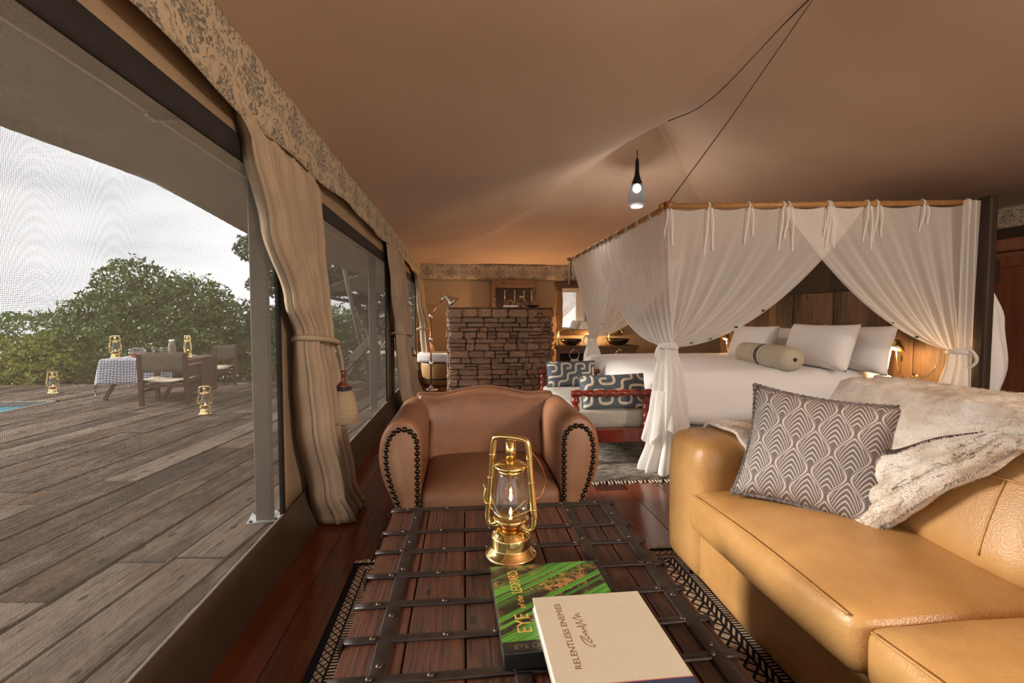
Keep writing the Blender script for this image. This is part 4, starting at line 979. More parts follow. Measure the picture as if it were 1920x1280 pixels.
pillow('white pillow behind, between the two front pillows', (3.50, 4.85, .845), (.02, -1, 0), (.22, 0, .97), .80, .38, .16)
bo = thing('bolster', 'cream bolster with dark striped band lying across the bed', 'cushion', (2.83, 4.25, .775), math.radians(-8))
Ry = Matrix.Rotation(-pi / 2, 4, 'X')
MB().lathe([(.02, -.50), (.06, -.495), (.095, -.475), (.112, -.44), (.116, -.3), (.117, 0), (.116, .3), (.112, .44), (.095, .475), (.06, .495), (.02, .50)], 32, m=Ry, rf=lambda a, z: .92 + (.07 * sin(a * 16) if .05 < .5 - abs(z) + .045 and abs(z) > .45 else 0)).build('cover', MAT['bolster'], bo, True)
MB().lathe([(.0, -.512), (.012, -.51), (.018, -.498), (.012, -.49)], 12, m=Ry).build('gathered_end', MAT['blueband'], bo, True)

# canopy frame of bamboo rods hung from the ridge by ropes
A, Bq, Cq, Dq = Vector((1.47, 3.385, 1.93)), Vector((3.74, 3.27, 1.985)), Vector((1.47, 6.50, 1.93)), Vector((3.74, 6.5, 1.985))
cf = thing('canopy_frame', 'bamboo rod frame hung by rope above the bed', 'canopy frame')
for a, b in ((A, Bq), (A, Cq), (Cq, Dq)):
    d = (b - a).normalized() * .06; MB().tube([a - d, a.lerp(b, .5), b + (d if b is Cq else d * 0)], .021, 10).build('rod', MAT['rodwood'], cf, True)
for p in (A, Cq): MB().box(p.x - .035, p.x + .035, p.y - .035, p.y + .035, p.z - .026, p.z + .03).build('corner_joint', MAT['redwood'], cf, bevel=.008)
MB().tube([(1.9, 2.52, roof(1.9, 2.52) - .01), A.lerp(Vector((1.9, 2.52, 2.86)), .5) + Vector((0, 0, -.01)), A + Vector((0, 0, .02))], .0035, 6).build('rope', MAT['rope'], cf, True)
o = MB().tube([(1.47, 6.52, 1.93), (1.47, 6.56, 1.72), (1.46, 6.56, 1.56)], .008, 6).build('rope_end', MAT['rope'], cf, True)
def net_panel(label, T0, T1, G, out, pw, folds, seed, tabs, mat='net', rib=True, studs=()):
    t = thing('mosquito_net', label, 'mosquito net', group='white net curtains round the bed'); T0 = Vector(T0); T1 = Vector(T1); G = Vector(G); out = Vector(out); L = (T1 - T0).length
    def P(u, v):
        h = v; T = T0.lerp(T1, u); q = 1 - (1 - v) ** (1 + pw * u ** .7)
        env = .05 + .95 * v ** 1.5; amp = .030 * env * (1 - v ** 3) * L ** .5 * min(1, u * 9)
        f = sin(2 * pi * folds * u + 1.2 * nz(u * 4 + seed, v * 1.5) + seed) + .5 * sin(2 * pi * folds * 2.3 * u + seed * 2)
        p = Vector((lerp(T.x, G.x, h), lerp(T.y, G.y, h), lerp(T.z - .022 * abs(sin(pi * tabs * u)) - .012, G.z, q)))
        if u < .02: pass
        k = v ** 4; rr = .045 * k
        return p + out * (f * amp ) + Vector((rr * cos(u * 5.2), rr * sin(u * 5.2), 0))
    MB().grid(P, int(folds * 14), 56).build('veil', MAT[mat], t, True)
    if rib:
        for k in range(tabs + 1):
            u = k / tabs; c = T0.lerp(T1, u); d = (T1 - T0).normalized()
            m = MB(); m.tube([c + Vector((0, 0, -.005)) + (out * cos(a) + Vector((0, 0, 1)) * sin(a)) * .027 for a in [2 * pi * i / 12 for i in range(12)]], .009, 6, True)
            for s_ in (-1, 1):
                Lr = random.uniform(.14, .34)
                m.grid(lambda a, b: c + d * (s_ * (.012 + .02 * b) + (a - .5) * .012) + out * (.034 + .012 * sin(b * 5)) + Vector((0, 0, -.02 - Lr * b)), 1, 6)
            m.build('tie_tab', MAT['netdense'], t, True)
    for v in studs:
        o = MB().box(-.011, .011, -.004, .004, -.007, .007).build('eyelet', MAT['black'], t); o.location = Vector(P(1, v)) - out * .004 + Vector((0, 0, .016))
    return t, P
nout = Vector((0, -1, 0)); fout = Vector((-1, 0, 0))
TN = (1.475, 3.345, .915); TR = (3.625, 3.19, .875); TF = (1.70, 6.25, .875)
lr = lambda t: A.lerp(Bq, t)
net_panel('sheer net panel on the near side, gathered to the foot corner', lr(0), lr(.655), TN, nout, .95, 6, .3, 5, studs=(.52, .66, .8, .9))
net_panel('sheer net panel on the near side, tied back beside the headboard', lr(1), lr(.375), TR, nout, .75, 6, 2.2, 4, studs=(.38, .5, .62, .75))
_rp = [o for o in bpy.data.objects if o.get('label', '').startswith('sheer net panel on the near side, tied back')][0]
MB().grid(lambda u, v: (lerp(3.60, 3.725, u), 3.165 + .012 * sin(u * 14 + v * 2), lerp(.62, 1.975, v)), 24, 30).build('hanging_edge', MAT['net'], _rp, True)
lf = lambda t: A.lerp(Cq, t)
net_panel('net panel across the bed foot, gathered to the near corner', lf(0), lf(.62), TN, fout, 1.25, 9, 5., 7)
net_panel('net panel across the bed foot, tied at the far corner', lf(1), lf(.38), TF, fout, 1.3, 7, 6., 6, studs=(.55, .7, .82))
net_panel('net panel on the far side of the bed', Cq, Cq.lerp(Dq, .7), TF, Vector((0, 1, 0)), 1.0, 6, 8., 4, studs=(.7, .85))
def net_tail(label, G, keys, seed, bow=(0, 0, 0), rs=1.):
    t = thing('net_tail', label, 'mosquito net', group='tied net tails hanging to the floor'); G = Vector(G)
    zs = sorted(k[0] for k in keys); kk = {k[0]: k for k in keys}
    def P(u, v):
        z = lerp(zs[0], zs[-1], v); g = [interp(z, zs, [kk[q][i] for q in zs]) for i in (1, 2, 3)]
        a = 2 * pi * u; r = g[0] * (1 + (.10 + .14 * (1 - v)) * sin(a * 9 + seed + 1.5 * nz(z * 2, a)) + .1 * sin(a * 4 + seed * 2 + z * 2))
        return (G.x + g[1] + r * cos(a), G.y + g[2] + r * sin(a) * .8, z + (.02 * nz(a * 3, seed) if v < .05 else 0))
    MB().grid(P, 120, 50, True).build('veil', MAT['netdense'], t, True)
    def R(u, v):
        a = 2 * pi * u; z = lerp(.60, .27 + .06 * sin(a * 3 + seed), v); r = rs * lerp(.095, .16 + .02 * sin(a * 7), v)
        return (G.x + r * cos(a) * (1 + .06 * sin(a * 11)), G.y + r * sin(a) * .8, z)
    MB().grid(R, 110, 12, True).build('overlap', MAT['netdense'], t, True)
    MB().tube([(G.x + .056 * cos(a), G.y + .052 * sin(a), G.z + .004 * sin(a * 2)) for a in [2 * pi * i / 20 for i in range(20)]], .018, 8, True).build('tie', MAT['netdense'], t, True)
    b = Vector(bow)
    MB().tube(smoothpath([G, G + b * .6 + Vector((0, 0, .02)), G + b + Vector((0, 0, -.05)), G + b * .6 + Vector((0, 0, -.11)), G + b * .3 + Vector((0, 0, -.04))], 5), [.012] * 10 + [.010] * 11, 6).build('bow', MAT['netdense'], t, True)
net_tail('white net tail tied at the near foot corner, falling to the rug', TN, [(.945, .050, 0, 0), (.88, .062, 0, 0), (.7, .095, .01, 0), (.45, .115, .015, 0), (.25, .12, .01, 0), (.004, .15, -.02, 0)], 1., (-.10, -.02, 0))
net_tail('white net tail tied beside the headboard end post', TR, [(.90, .05, 0, 0), (.83, .065, 0, 0), (.6, .088, -.03, .0), (.3, .09, -.04, 0), (.004, .09, -.04, 0)], 3., (.03, -.11, 0), .55)
net_tail('white net tail tied at the far foot corner', TF, [(.90, .05, 0, 0), (.83, .065, 0, 0), (.6, .11, .0, .0), (.3, .13, .0, 0), (.004, .16, 0, 0)], 5., (-.14, -.05, 0))

# foot bench with bobbin-turned ends
bn = thing('daybed_bench', 'red bobbin-turned bench with pale cushion at the bed foot', 'bench', (0, 0, 0))
bx0, bx1, by0, by1 = .85, 1.42, 3.60, 5.12
def bobbin(a, b, r, name, per=.052):
    a = Vector(a); b = Vector(b); L = (b - a).length; n = max(2, int(L / per)); N = n * 8
    rs = [r * (.62 + .38 * abs(sin(pi * n * i / N))) for i in range(N + 1)]; rs[0] = rs[-1] = r * .9
    MB().tube([a.lerp(b, i / N) for i in range(N + 1)], rs, 14).build(name, MAT['redwood'], bn, True)
for y in (by0, by1):
    bobbin((bx0 - .03, y, .545), (bx1 + .05, y, .545), .030, 'arm_rail', .085)
    for x in (bx0, bx1): bobbin((x, y, .26), (x, y, .52), .034, 'arm_post', .06)
    for x in (bx0, bx1): bobbin((x, y, 0), (x, y, .17), .036, 'leg', .07)
    MB().box(bx0, bx1, y - .02, y + .02, .16, .27).build('end_rail', MAT['redwood'], bn, bevel=.006)
for x in (bx0, bx1): MB().box(x - .02, x + .02, by0, by1, .16, .27).build('side_rail', MAT['redwood'], bn, bevel=.006)
MB().soft(bx0 - .015, bx1 + .015, by0 + .025, by1 - .025, .255, .405, .04, 10, (.0, .0, .012)).build('seat_cushion', MAT['greyweb'], bn, True)
LINES = [[(0, 6.6), (2.5, 6.6), (2.5, 4.6), (1, 4.6)], [(0, 3), (4, 3), (4, 7), (6.6, 7), (6.6, 5.4), (5.3, 5.4)], [(0, 1.5), (1.5, 1.5), (1.5, 0)],
    [(3, 0), (3, 1.6), (5.5, 1.6), (5.5, 4), (8, 4), (8, 6.9), (10.6, 6.9), (10.6, 5.2), (9.4, 5.2)], [(7, 0), (7, 2.6), (10, 2.6), (10, 1.2), (8.5, 1.2)],
    [(14, 7), (12.2, 7), (12.2, 3.9), (9.6, 3.9)], [(14, 5.7), (13.2, 5.7), (13.2, 2.6), (11.5, 2.6), (11.5, 0)], [(14, 1.3), (12.8, 1.3), (12.8, 0)], [(1.2, 8), (1.2, 7.4), (2.9, 7.4), (2.9, 8)]]
def applique(p, w, h, t, pinch, flip):
    # raised cream meander stitched on the front and back of the cover
    m = MB(); U, V = 14., 8.
    for ln in LINES:
        q = [Vector((14 - a if flip else a, 8 - b if flip else b, 0)) for a, b in ln]
        for _ in range(3):
            r = [q[0]]
            for a, b in zip(q, q[1:]):
                L = (b - a).length; k = min(.25, .55 / L); r += [a.lerp(b, k), b.lerp(a, k)]
            q = r + [q[-1]]
        for side in (1, -1):
            def S(P):
                a, b = max(-.98, min(.98, 2 * P.x / U - 1)), max(-.97, min(.97, 2 * P.y / V - 1))
                return Vector((w / 2 * a * (1 - pinch * (1 - b * b) * abs(a)), h / 2 * b * (1 - pinch * (1 - a * a) * abs(b)), side * (t / 2 * ((1 - a ** 4) * (1 - b ** 4)) ** .55 * 1.04 + .0015)))
            vs = []; n = len(q)
            for i, P in enumerate(q):
                d = (q[min(i + 1, n - 1)] - q[max(i - 1, 0)]).normalized(); s = Vector((-d.y, d.x, 0)) * .29; vs += [S(P - s), S(P), S(P + s)]
            for i in range(n): vs[3 * i + 1] = vs[3 * i + 1] + Vector((0, 0, side * .003))
            m.add(vs, [f for i in range(n - 1) for f in ((3 * i, 3 * i + 1, 3 * i + 4, 3 * i + 3), (3 * i + 1, 3 * i + 2, 3 * i + 5, 3 * i + 4))])
    m.build('meander', MAT['cream'], p, True)
def maze(label, c, xa, up, w, h, flip=False):
    p = thing('maze_cushion', label, 'cushion', group='maze-print cushions on the bench'); _, e = cushion('cover', MAT['slate'], w, h, .13, p, .05); applique(p, w, h, .13, .05, flip)
    MB().tube(e, .005, 6, True).build('cord_edge', MAT['cord'], p, True); place(p, c, xa, up)
maze('blue and cream maze-print cushion leaning at the far end of the bench', (1.13, 4.99, .53), (1, .05, 0), (0, .34, .94), .54, .29)
maze('blue and cream maze-print cushion lying inside the near end of the bench', (1.20, 3.76, .525), (1, .04, .02), (.02, .42, .9), .56, .30, True)
br = thing('bedside_rug', 'distressed grey rug under the bench and bed', 'rug', (1.9, 4.75, 0))
MB().grid(lambda u, v: (lerp(-1.3, 1.5, u), lerp(-1.6, 1.6, v), .008 + .002 * nz(u * 9, v * 9)), 20, 20).build('pile', MAT['bedrug'], br, True, solid=.01)
m = MB()
for k in range(120): x = lerp(-1.3, 1.5, k / 119); m.tube([(x, -1.59, .008), (x + random.uniform(-.01, .01), -1.63 - random.uniform(0, .015), .004)], .005, 5)
o = m.build('fringe', MAT['fringe'], br); o['kind'] = 'stuff'

# nightstands, bedside lamps
def nightstand(label, y0, y1):
    t = thing('nightstand', label, 'nightstand')
    MB().box(3.28, 3.73, y0, y1, .56, .60).build('top', MAT['headwood'], t, bevel=.005)
    for x in (3.32, 3.68):
        for y in (y0 + .04, y1 - .04): MB().box(x - .02, x + .02, y - .02, y + .02, 0, .56).build('leg', MAT['darkwood'], t)
    MB().box(3.30, 3.72, y0 + .02, y1 - .02, .42, .56).build('drawer', MAT['darkwood'], t, bevel=.004)
nightstand('plank nightstand between bed and near net', 3.34, 3.76)
nightstand('plank nightstand on the window side of the bed', 6.06, 6.44)
def walllamp(label, loc, s, en):
    t = thing('bedside_lamp', label, 'lamp', loc, group='swing-arm bedside lamps')
    MB().lathe([(.035, -.01), (.04, 0), (.03, .012), (0, .014)], 18, (.0, 0, -.24), Matrix.Rotation(-pi / 2, 4, 'Y')).build('wall_plate', MAT['brass'], t, True)
    MB().tube(smoothpath([(-.01, 0, -.24), (-.09, s * .02, -.25), (-.15, s * .04, -.20), (-.17, s * .05, -.12), (-.18, s * .05, -.05), (-.19, s * .05, .02)], 6), .007, 8).build('arm', MAT['brass'], t, True)
    Mx = Matrix.Translation((-.19, s * .05, .03)) @ Matrix.Rotation(math.radians(22), 4, 'Y')
    MB().lathe([(.012, .05), (.02, .045), (.03, .02), (.06, -.01), (.072, -.035), (.070, -.034), (.056, -.012), (.026, .016)], 24, m=Mx).build('shade', MAT['brass'], t, True)
    MB().lathe([(0, .006), (.02, -.002), (.026, -.02), (.018, -.038), (0, -.044)], 16, m=Mx).build('bulb', MAT['bulb'], t, True)
    point('bedside_light', (-.215, s * .05, -.05), en, (1, .62, .28), .03, t)
walllamp('lit brass bedside lamp on the plank headboard near the large pillow', (HX - .012, 3.62, .87), 0, 10)
walllamp('lit brass bedside lamp on the window side of the bed', (HX - .012, 6.2, .84), 0, 7)
sa = thing('reading_arm', 'brass swing arm rising behind the sofa throw', 'lamp', (3.45, 3.40, .60))
MB().lathe([(.028, 0), (.028, .012), (.012, .02), (.012, .06), (0, .062)], 16).build('base', MAT['brass'], sa, True)
MB().tube(smoothpath([(0, 0, .05), (.04, -.01, .055), (.12, -.02, .07), (.19, -.02, .12), (.21, -.02, .16)], 6), .006, 8).build('arm', MAT['nickel'], sa, True)
ds = thing('trinket_dish', 'small white lidded dish on the nightstand', 'dish', (3.42, 3.60, .601))
MB().lathe([(.03, 0), (.05, .01), (.062, .035), (.058, .036), (.046, .014), (0, .012)], 24).build('bowl', MAT['darkbronze'], ds, True)
MB().lathe([(.060, .036), (.062, .045), (.05, .055), (0, .058)], 24).build('lid', MAT['ceramic'], ds, True)

# wardrobe and hanging robes on the right
wd = thing('wardrobe', 'mahogany wardrobe with panelled doors and brass latch', 'wardrobe')
MB().box(5.04, 5.50, 2.9, 4.3, .0, 1.74).build('body', MAT['mahogany'], wd, bevel=.006)
MB().box(4.98, 5.50, 2.85, 4.34, 1.74, 1.86).build('cornice', MAT['mahogany'], wd, bevel=.015)
MB().box(5.0, 5.5, 2.87, 4.32, 1.86, 1.96).build('top_box', MAT['darkwood'], wd, bevel=.006)
for a, b in ((2.93, 3.58), (3.62, 4.27)):
    d = thing('door', None, None); d.parent = wd
    for q in ((a, a + .09, .08, 1.70), (b - .09, b, .08, 1.70), (a + .09, b - .09, 1.60, 1.70), (a + .09, b - .09, .08, .20)): MB().box(5.015, 5.04, *q).build('stile', MAT['mahogany'], d, bevel=.004)
    MB().box(5.03, 5.042, a + .09, b - .09, .2, 1.60).build('panel', MAT['mahogany'], d)
MB().box(4.998, 5.015, 3.56, 3.60, .92, 1.10).build('latch', MAT['brass'], wd, bevel=.003)
rb = thing('bathrobe', 'white bathrobe hanging on the end of the partition', 'bathrobe')
def robe(u, v):
    z = lerp(.42, 1.42, v); w = interp(z, [.42, .75, 1.1, 1.42], [.15, .26, .19, .03]); a = 2 * pi * u
    return (4.13 + w * .55 * cos(a) * (1 + .1 * sin(a * 6)), 3.42 + w * .45 * sin(a) * (1 + .12 * sin(a * 5 + z * 4)), z + (.05 * sin(a) if v < .02 else 0))
MB().grid(robe, 48, 24, True).build('cloth', MAT['towel'], rb, True)
MB().box(3.98, 4.16, 3.37, 3.40, 1.40, 1.58).build('hook_board', MAT['darkwood'], rb)

# ------------------------------------------------------------------ stone partition
sw = thing('stone_partition', 'waist-high curved partition of dry-laid red stone', 'partition wall')
def spath(s):
    """distance along the wall face -> point, direction"""
    if s < 1.05: return Vector((-.225 + s, 7.20, 0)), Vector((1, 0, 0))
    a = (s - 1.05) / .75
    return Vector((.825 + .75 * sin(a), 7.20 + .75 * (1 - cos(a)), 0)), Vector((cos(a), sin(a), 0))
TOT = 1.05 + .62
m = MB(); N = 24; secs = []
for i in range(N + 1):
    p, d = spath(.012 + (TOT - .02) * i / N); nrm = Vector((-d.y, d.x, 0)); a = p + nrm * .02; b = p + nrm * .27
    secs.append([Vector((a.x, a.y, 0)), Vector((b.x, b.y, 0)), Vector((b.x, b.y, 1.24)), Vector((a.x, a.y, 1.24))])
m.loft(secs).build('core', MAT['mortar'], sw)
SM = []
for k in range(10):
    r_ = random.Random(k); mm = MB(); mm.soft(-.5, .5, -.5, .5, -.5, .5, .14, 4)
    mm.v = [(x + r_.uniform(-.03, .03), y + r_.uniform(-.14, .14), z + r_.uniform(-.09, .09)) for x, y, z in mm.v]; SM.append(mm.mesh('stone', MAT['stone']))
z = 0.
while z < 1.245:
    hrow = random.uniform(.065, .115)
    if 1.27 - (z + hrow) < .05: hrow = 1.268 - z
    s = -.01
    while s < TOT - .02:
        L = random.uniform(.11, .33) * (1 if s < 1.0 else .62); L = min(L, TOT - s + .01)
        if L < .05: break
        split = hrow > .09 and random.random() < .28
        for (za, zb) in (((z, z + hrow * .48), (z + hrow * .48, z + hrow)) if split else ((z, z + hrow),)):
            p, d = spath(s + L / 2); nrm = Vector((-d.y, d.x, 0)); o = link('stone', random.choice(SM), sw)
            q = p + nrm * (.05 + random.uniform(-.024, .016)); o.location = (q.x, q.y, (za + zb) / 2); o.scale = (L - random.uniform(.006, .016), .13, zb - za - random.uniform(.004, .014))
            o.rotation_euler = (random.uniform(-.03, .03), random.uniform(-.025, .025), math.atan2(d.y, d.x) + random.uniform(-.04, .04))
        s += L
    # end stones
    for yy in (7.29, 7.42):
        o = link('stone', random.choice(SM), sw); o.location = (-.20 + random.uniform(-.015, .01), yy, z + hrow / 2); o.scale = (.10, .13, hrow - .006); o.rotation_euler = (0, 0, random.uniform(-.1, .1))
    z += hrow
secs = []
for i in range(N + 1):
    p, d = spath(TOT * i / N); nrm = Vector((-d.y, d.x, 0)); a = p - nrm * .015; b = p + nrm * .29; w = .006 * nz(i * .9)
    secs.append([Vector((a.x, a.y, 1.262)), Vector((b.x, b.y, 1.262)), Vector((b.x, b.y, 1.288 + w)), Vector((a.x, a.y, 1.288 + w))])
MB().loft(secs).build('coping', MAT['headwood'], sw, bevel=.004)
def on_wall(x, y=7.33): return (x, y, 1.292)
for i, (x, lab) in enumerate(((.62, 'slim silver candlestick standing leftmost of the four on the stone partition'), (.775, 'slim silver candlestick standing second from left on the stone partition'), (.925, 'slim silver candlestick behind the glass jar on the partition'), (1.035, 'slim silver candlestick standing rightmost of the four on the stone partition'))):
    c = thing('candlestick', lab, 'candlestick', on_wall(x, 7.30 + (.10 if i == 2 else .03 * (i % 2))), group='candlesticks on the stone partition')
    MB().lathe([(.035, 0), (.035, .006), (.012, .014), (.008, .03)], 16).build('base', MAT['candle'], c, True)
    MB().lathe([(.008, .02), (.009, .15), (.011, .26), (.0, .262)], 12).build('stem', MAT['candle'], c, True)
tr = thing('rope_tray', 'white tray with golden rope handle on the stone partition', 'tray', on_wall(.70, 7.25))
MB().box(-.11, .11, -.06, .06, 0, .03).build('tray', MAT['ceramic'], tr, bevel=.005)
MB().tube(smoothpath([(-.05, 0, .028), (-.04, 0, .08), (0, 0, .10), (.04, 0, .08), (.05, 0, .028)], 5), .011, 8).build('rope_handle', MAT['yellowrope'], tr, True)
jr = thing('glass_jar', 'round clear glass jar on the stone partition', 'jar', on_wall(.875, 7.27))
MB().lathe([(.05, 0), (.085, .02), (.095, .06), (.075, .11), (.04, .135), (.04, .16), (.046, .165)], 28).build('bowl', MAT['glass'], jr, True)
MB().lathe([(.03, .155), (.042, .16), (.042, .172), (0, .175)], 20).build('lid', MAT['nickel'], jr, True)
rp = thing('rope_coil', 'small dark dish with rope coil at partition end', 'dish', on_wall(1.06, 7.34))
MB().lathe([(.04, 0), (.09, .02), (.10, .035), (.085, .03), (0, .018)], 24).build('dish', MAT['darkbronze'], rp, True)
MB().tube(smoothpath([(-.05, -.02, .03), (-.03, -.02, .075), (.02, -.02, .075), (.05, -.02, .03)], 5), .009, 8).build('rope', MAT['yellowrope'], rp, True)
gb = thing('glass_bottle', 'small clear bottle at the left part of the stone partition', 'bottle', on_wall(.47, 7.30))
MB().lathe([(.022, 0), (.024, .01), (.024, .07), (.009, .09), (.009, .115)], 16).build('body', MAT['glass'], gb, True)
MB().lathe([(.011, .112), (.011, .125), (0, .127)], 12).build('stopper', MAT['candle'], gb, True)

# floor lamp
fp = thing('floor_lamp', 'jointed metal floor lamp with cone shade beside the stone partition', 'lamp', (-.515, 7.55, 0))
MB().lathe([(.10, 0), (.10, .02), (.05, .035), (.02, .06), (.012, .09)], 24).build('base', MAT['nickel'], fp, True)
MB().tube([(0, 0, .05), (.005, 0, 1.16)], .013, 10).build('pole', MAT['copper'], fp, True)
for z in (.42, .80, 1.16): MB().lathe([(.015, -.045), (.024, -.02), (.03, 0), (.024, .02), (.015, .045)], 14, (.003, 0, z)).build('joint', MAT['nickel'], fp, True)
MB().tube([(.005, 0, 1.16), (.20, 0, 1.43)], .011, 10).build('arm', MAT['copper'], fp, True)
MB().tube([(.17, 0, 1.40), (.235, 0, 1.475)], .018, 10).build('arm_socket', MAT['nickel'], fp, True)
Mx = Matrix.Translation((.24, 0, 1.47)) @ Matrix.Rotation(math.radians(-48), 4, 'Y')
MB().lathe([(.02, .02), (.03, .0), (.045, -.04), (.085, -.12), (.12, -.17), (.117, -.168), (.08, -.115), (.04, -.035), (.0, -.01)], 28, m=Mx).build('shade', MAT['shadewhite'], fp, True)
# wooden tub with towels
tb = thing('wooden_tub', 'round wooden tub standing behind the floor lamp', 'tub', (-.40, 8.25, 0))
MB().lathe([(.27, 0), (.30, .05), (.33, .30), (.33, .50), (.30, .505), (.29, .45), (.25, .06), (0, .05)], 36).build('staves', MAT['tubwood'], tb, True)
for z, r in ((.12, .315), (.40, .337)): MB().lathe([(r - .004, z - .015), (r, z), (r - .004, z + .015)], 36).build('hoop', MAT['darkbronze'], tb, True)
tw = thing('bath_towel', 'thick white towel draped over the wooden tub', 'towel', (-.40, 8.25, 0))
def towel(u, v):
    x = lerp(-.36, .40, u); b = 2 * v - 1; y = -.345 * b if abs(b) < .8 else math.copysign(.345, -b)
    z = .53 + .01 * sin(u * 9) if abs(b) < .8 else .53 - (abs(b) - .8) * (.6 + .9 * max(0, u - .6) * 5)
    if u > .9: z -= (u - .9) * 1.6
    return (x, y * min(1, .75 + .35 * sin(pi * min(1, max(0, u)))), max(.03, z + .012 * nz(u * 6, v * 6)))
MB().grid(towel, 30, 30).build('cloth', MAT['towel'], tw, True, solid=.02)

# niche cabinet, mirror, vanity
nc = thing('wall_cabinet', 'dark wooden framed cabinet on the back wall above the partition', 'cabinet')
for q in ((.50, 1.335, 1.70, 1.84), (.50, .575, 1.10, 1.70), (1.26, 1.335, 1.10, 1.70), (.50, 1.335, 1.02, 1.10)): MB().box(q[0], q[1], 8.86, 8.93, q[2], q[3]).build('frame', MAT['vanitywood'], nc, bevel=.006)
MB().box(.55, 1.30, 8.90, 8.95, 1.05, 1.74).build('panel', MAT['darkwood'], nc)
mr = thing('mirror', 'tall mirror in rough dark wooden frame above the vanity', 'mirror')
for q in ((1.70, 3.0, 1.68, 1.82), (1.70, 1.84, .92, 1.68), (2.86, 3.0, .92, 1.68), (1.70, 3.0, .80, .92)):
    MB().soft(q[0], q[1], 8.84, 8.92, q[2], q[3], .025, 6, (0, 0, 0), lambda p: wr_(p, .02, 6)).build('frame', MAT['vanitywood'], mr, True)
MB().box(1.82, 2.88, 8.895, 8.91, .90, 1.70).build('glass', MAT['mirror'], mr)
va = thing('vanity', 'open wooden vanity below the mirror', 'vanity')
MB().box(1.58, 3.12, 8.32, 8.92, .585, .64).build('counter', MAT['vanitywood'], va, bevel=.006)
for x in (1.62, 3.02): MB().box(x, x + .07, 8.34, 8.90, 0, .585).build('side', MAT['vanitywood'], va, bevel=.004)
MB().box(1.62, 3.09, 8.86, 8.90, .05, .585).build('back', MAT['darkwood'], va)
MB().box(1.69, 3.02, 8.40, 8.86, .10, .13).build('shelf', MAT['vanitywood'], va, bevel=.004)
MB().box(1.69, 3.02, 8.34, 8.37, .50, .585).build('apron', MAT['vanitywood'], va)
for x, w in ((1.95, 'left'), (2.82, 'right')):
    b = thing('vessel_basin', 'hammered bronze basin at the %s end of the vanity' % w, 'basin', (x, 8.60, .641), group='basins on the vanity')
    MB().lathe([(.08, 0), (.14, .02), (.19, .06), (.215, .11), (.208, .11), (.18, .06), (.12, .025), (0, .02)], 32).build('bowl', MAT['basin'], b, True)
    f = thing('brass_tap', 'swan neck brass tap over the %s basin' % w, 'tap', (x - (.24 if w == 'left' else .16), 8.60, .641), group='taps on the vanity')
    MB().tube(smoothpath([(0, 0, 0), (0, 0, .24), (.05, 0, .265), (.16, 0, .285), (.22, 0, .26), (.24, 0, .20)], 6), .013, 10).build('spout', MAT['brass'], f, True)
    MB().lathe([(.03, 0), (.03, .01), (.018, .02), (.018, .05), (.0, .055)], 14).build('collar', MAT['brass'], f, True)
    MB().tube([(-.06, 0, 0), (-.06, 0, .13)], .009, 8).build('valve', MAT['brass'], f, True)
for x, w in ((1.93, 'left'), (2.76, 'right')):
    r = thing('towel_ring', 'nickel towel ring at the %s side of the vanity front' % w, 'towel ring', (x, 8.31, .50), group='towel rings on the vanity')
    MB().tube([(.085 * cos(a), -.03, -.02 + .085 * sin(a)) for a in [2 * pi * i / 28 for i in range(28)]], .008, 8, True).build('ring', MAT['chrome'], r, True)
    MB().lathe([(.02, 0), (.02, .02), (0, .03)], 12, (0, .03, .075), Matrix.Rotation(pi / 2, 4, 'X')).build('mount', MAT['chrome'], r, True)
    h = thing('hand_towel', 'white hand towel hanging through the %s towel ring' % w, 'towel', (x, 8.28, .41), group='hand towels on the vanity')
    MB().grid(lambda u, v: (lerp(-.085, .085, u) * lerp(1.1, .75, v), -.03 + .02 * sin(v * pi) + .008 * sin(u * 14), lerp(-.36, .0, v)), 12, 14).build('cloth', MAT['towel'], h, True, solid=.016)
sc2 = thing('wall_sconce', 'small warm wall light behind the stone partition', 'lamp', (.95, 8.86, .75))
MB().lathe([(.05, -.05), (.07, .05), (.068, .05), (.045, -.045)], 20).build('shade', MAT['shadewhite'], sc2, True)
MB().lathe([(0, -.03), (.025, 0), (0, .03)], 12).build('bulb', MAT['bulb'], sc2, True)
point('sconce_light', (0, -.12, .05), 42, (1, .58, .26), .05, sc2)
vl = thing('vanity_lamp', 'small lit lamp standing on the vanity behind the net', 'lamp', (2.36, 8.72, .641))
MB().lathe([(.04, 0), (.04, .01), (.01, .02), (.01, .10)], 14).build('stem', MAT['brass'], vl, True)
MB().lathe([(0, .09), (.022, .11), (0, .14)], 12).build('bulb', MAT['bulb'], vl, True)
point('vanity_light', (0, -.05, .15), 10, (1, .6, .28), .03, vl)

# pendant lamps
def pendant(label, loc, s=1.):
    t = thing('pendant_lamp', label, 'lamp', loc, group='crackle glass pendant lamps')
    top = ((mainroof(loc[0], loc[1]) if loc[1] < hip(loc[0]) else backroof(loc[0], loc[1]) + .015) - loc[2]) / s; t.scale = (s, s, s)
    MB().tube([(0, 0, .36), (0, 0, top)], .004, 6).build('cord', MAT['black'], t)
    MB().lathe([(.010, .40), (.014, .38), (.016, .32), (.020, .27), (.034, .225), (.046, .19)], 24).build('neck', MAT['black'], t, True)
    MB().lathe([(.046, .19), (.060, .16), (.072, .11), (.074, .075), (.066, .03), (.048, .004), (0, .0)], 28).build('glass', MAT['crackle'], t, True)
    MB().lathe([(0, .185), (.016, .17), (.018, .15), (.01, .135), (0, .13)], 12).build('bulb', MAT['coolbulb'], t, True)
    return t
p1 = pendant('teardrop crackle glass pendant lamp hanging from the roof above the bed canopy', (1.83, 5.0, 2.295), 1.28); point('pendant_light', (0, 0, -.05), 12, (1, .92, .82), .05, p1)
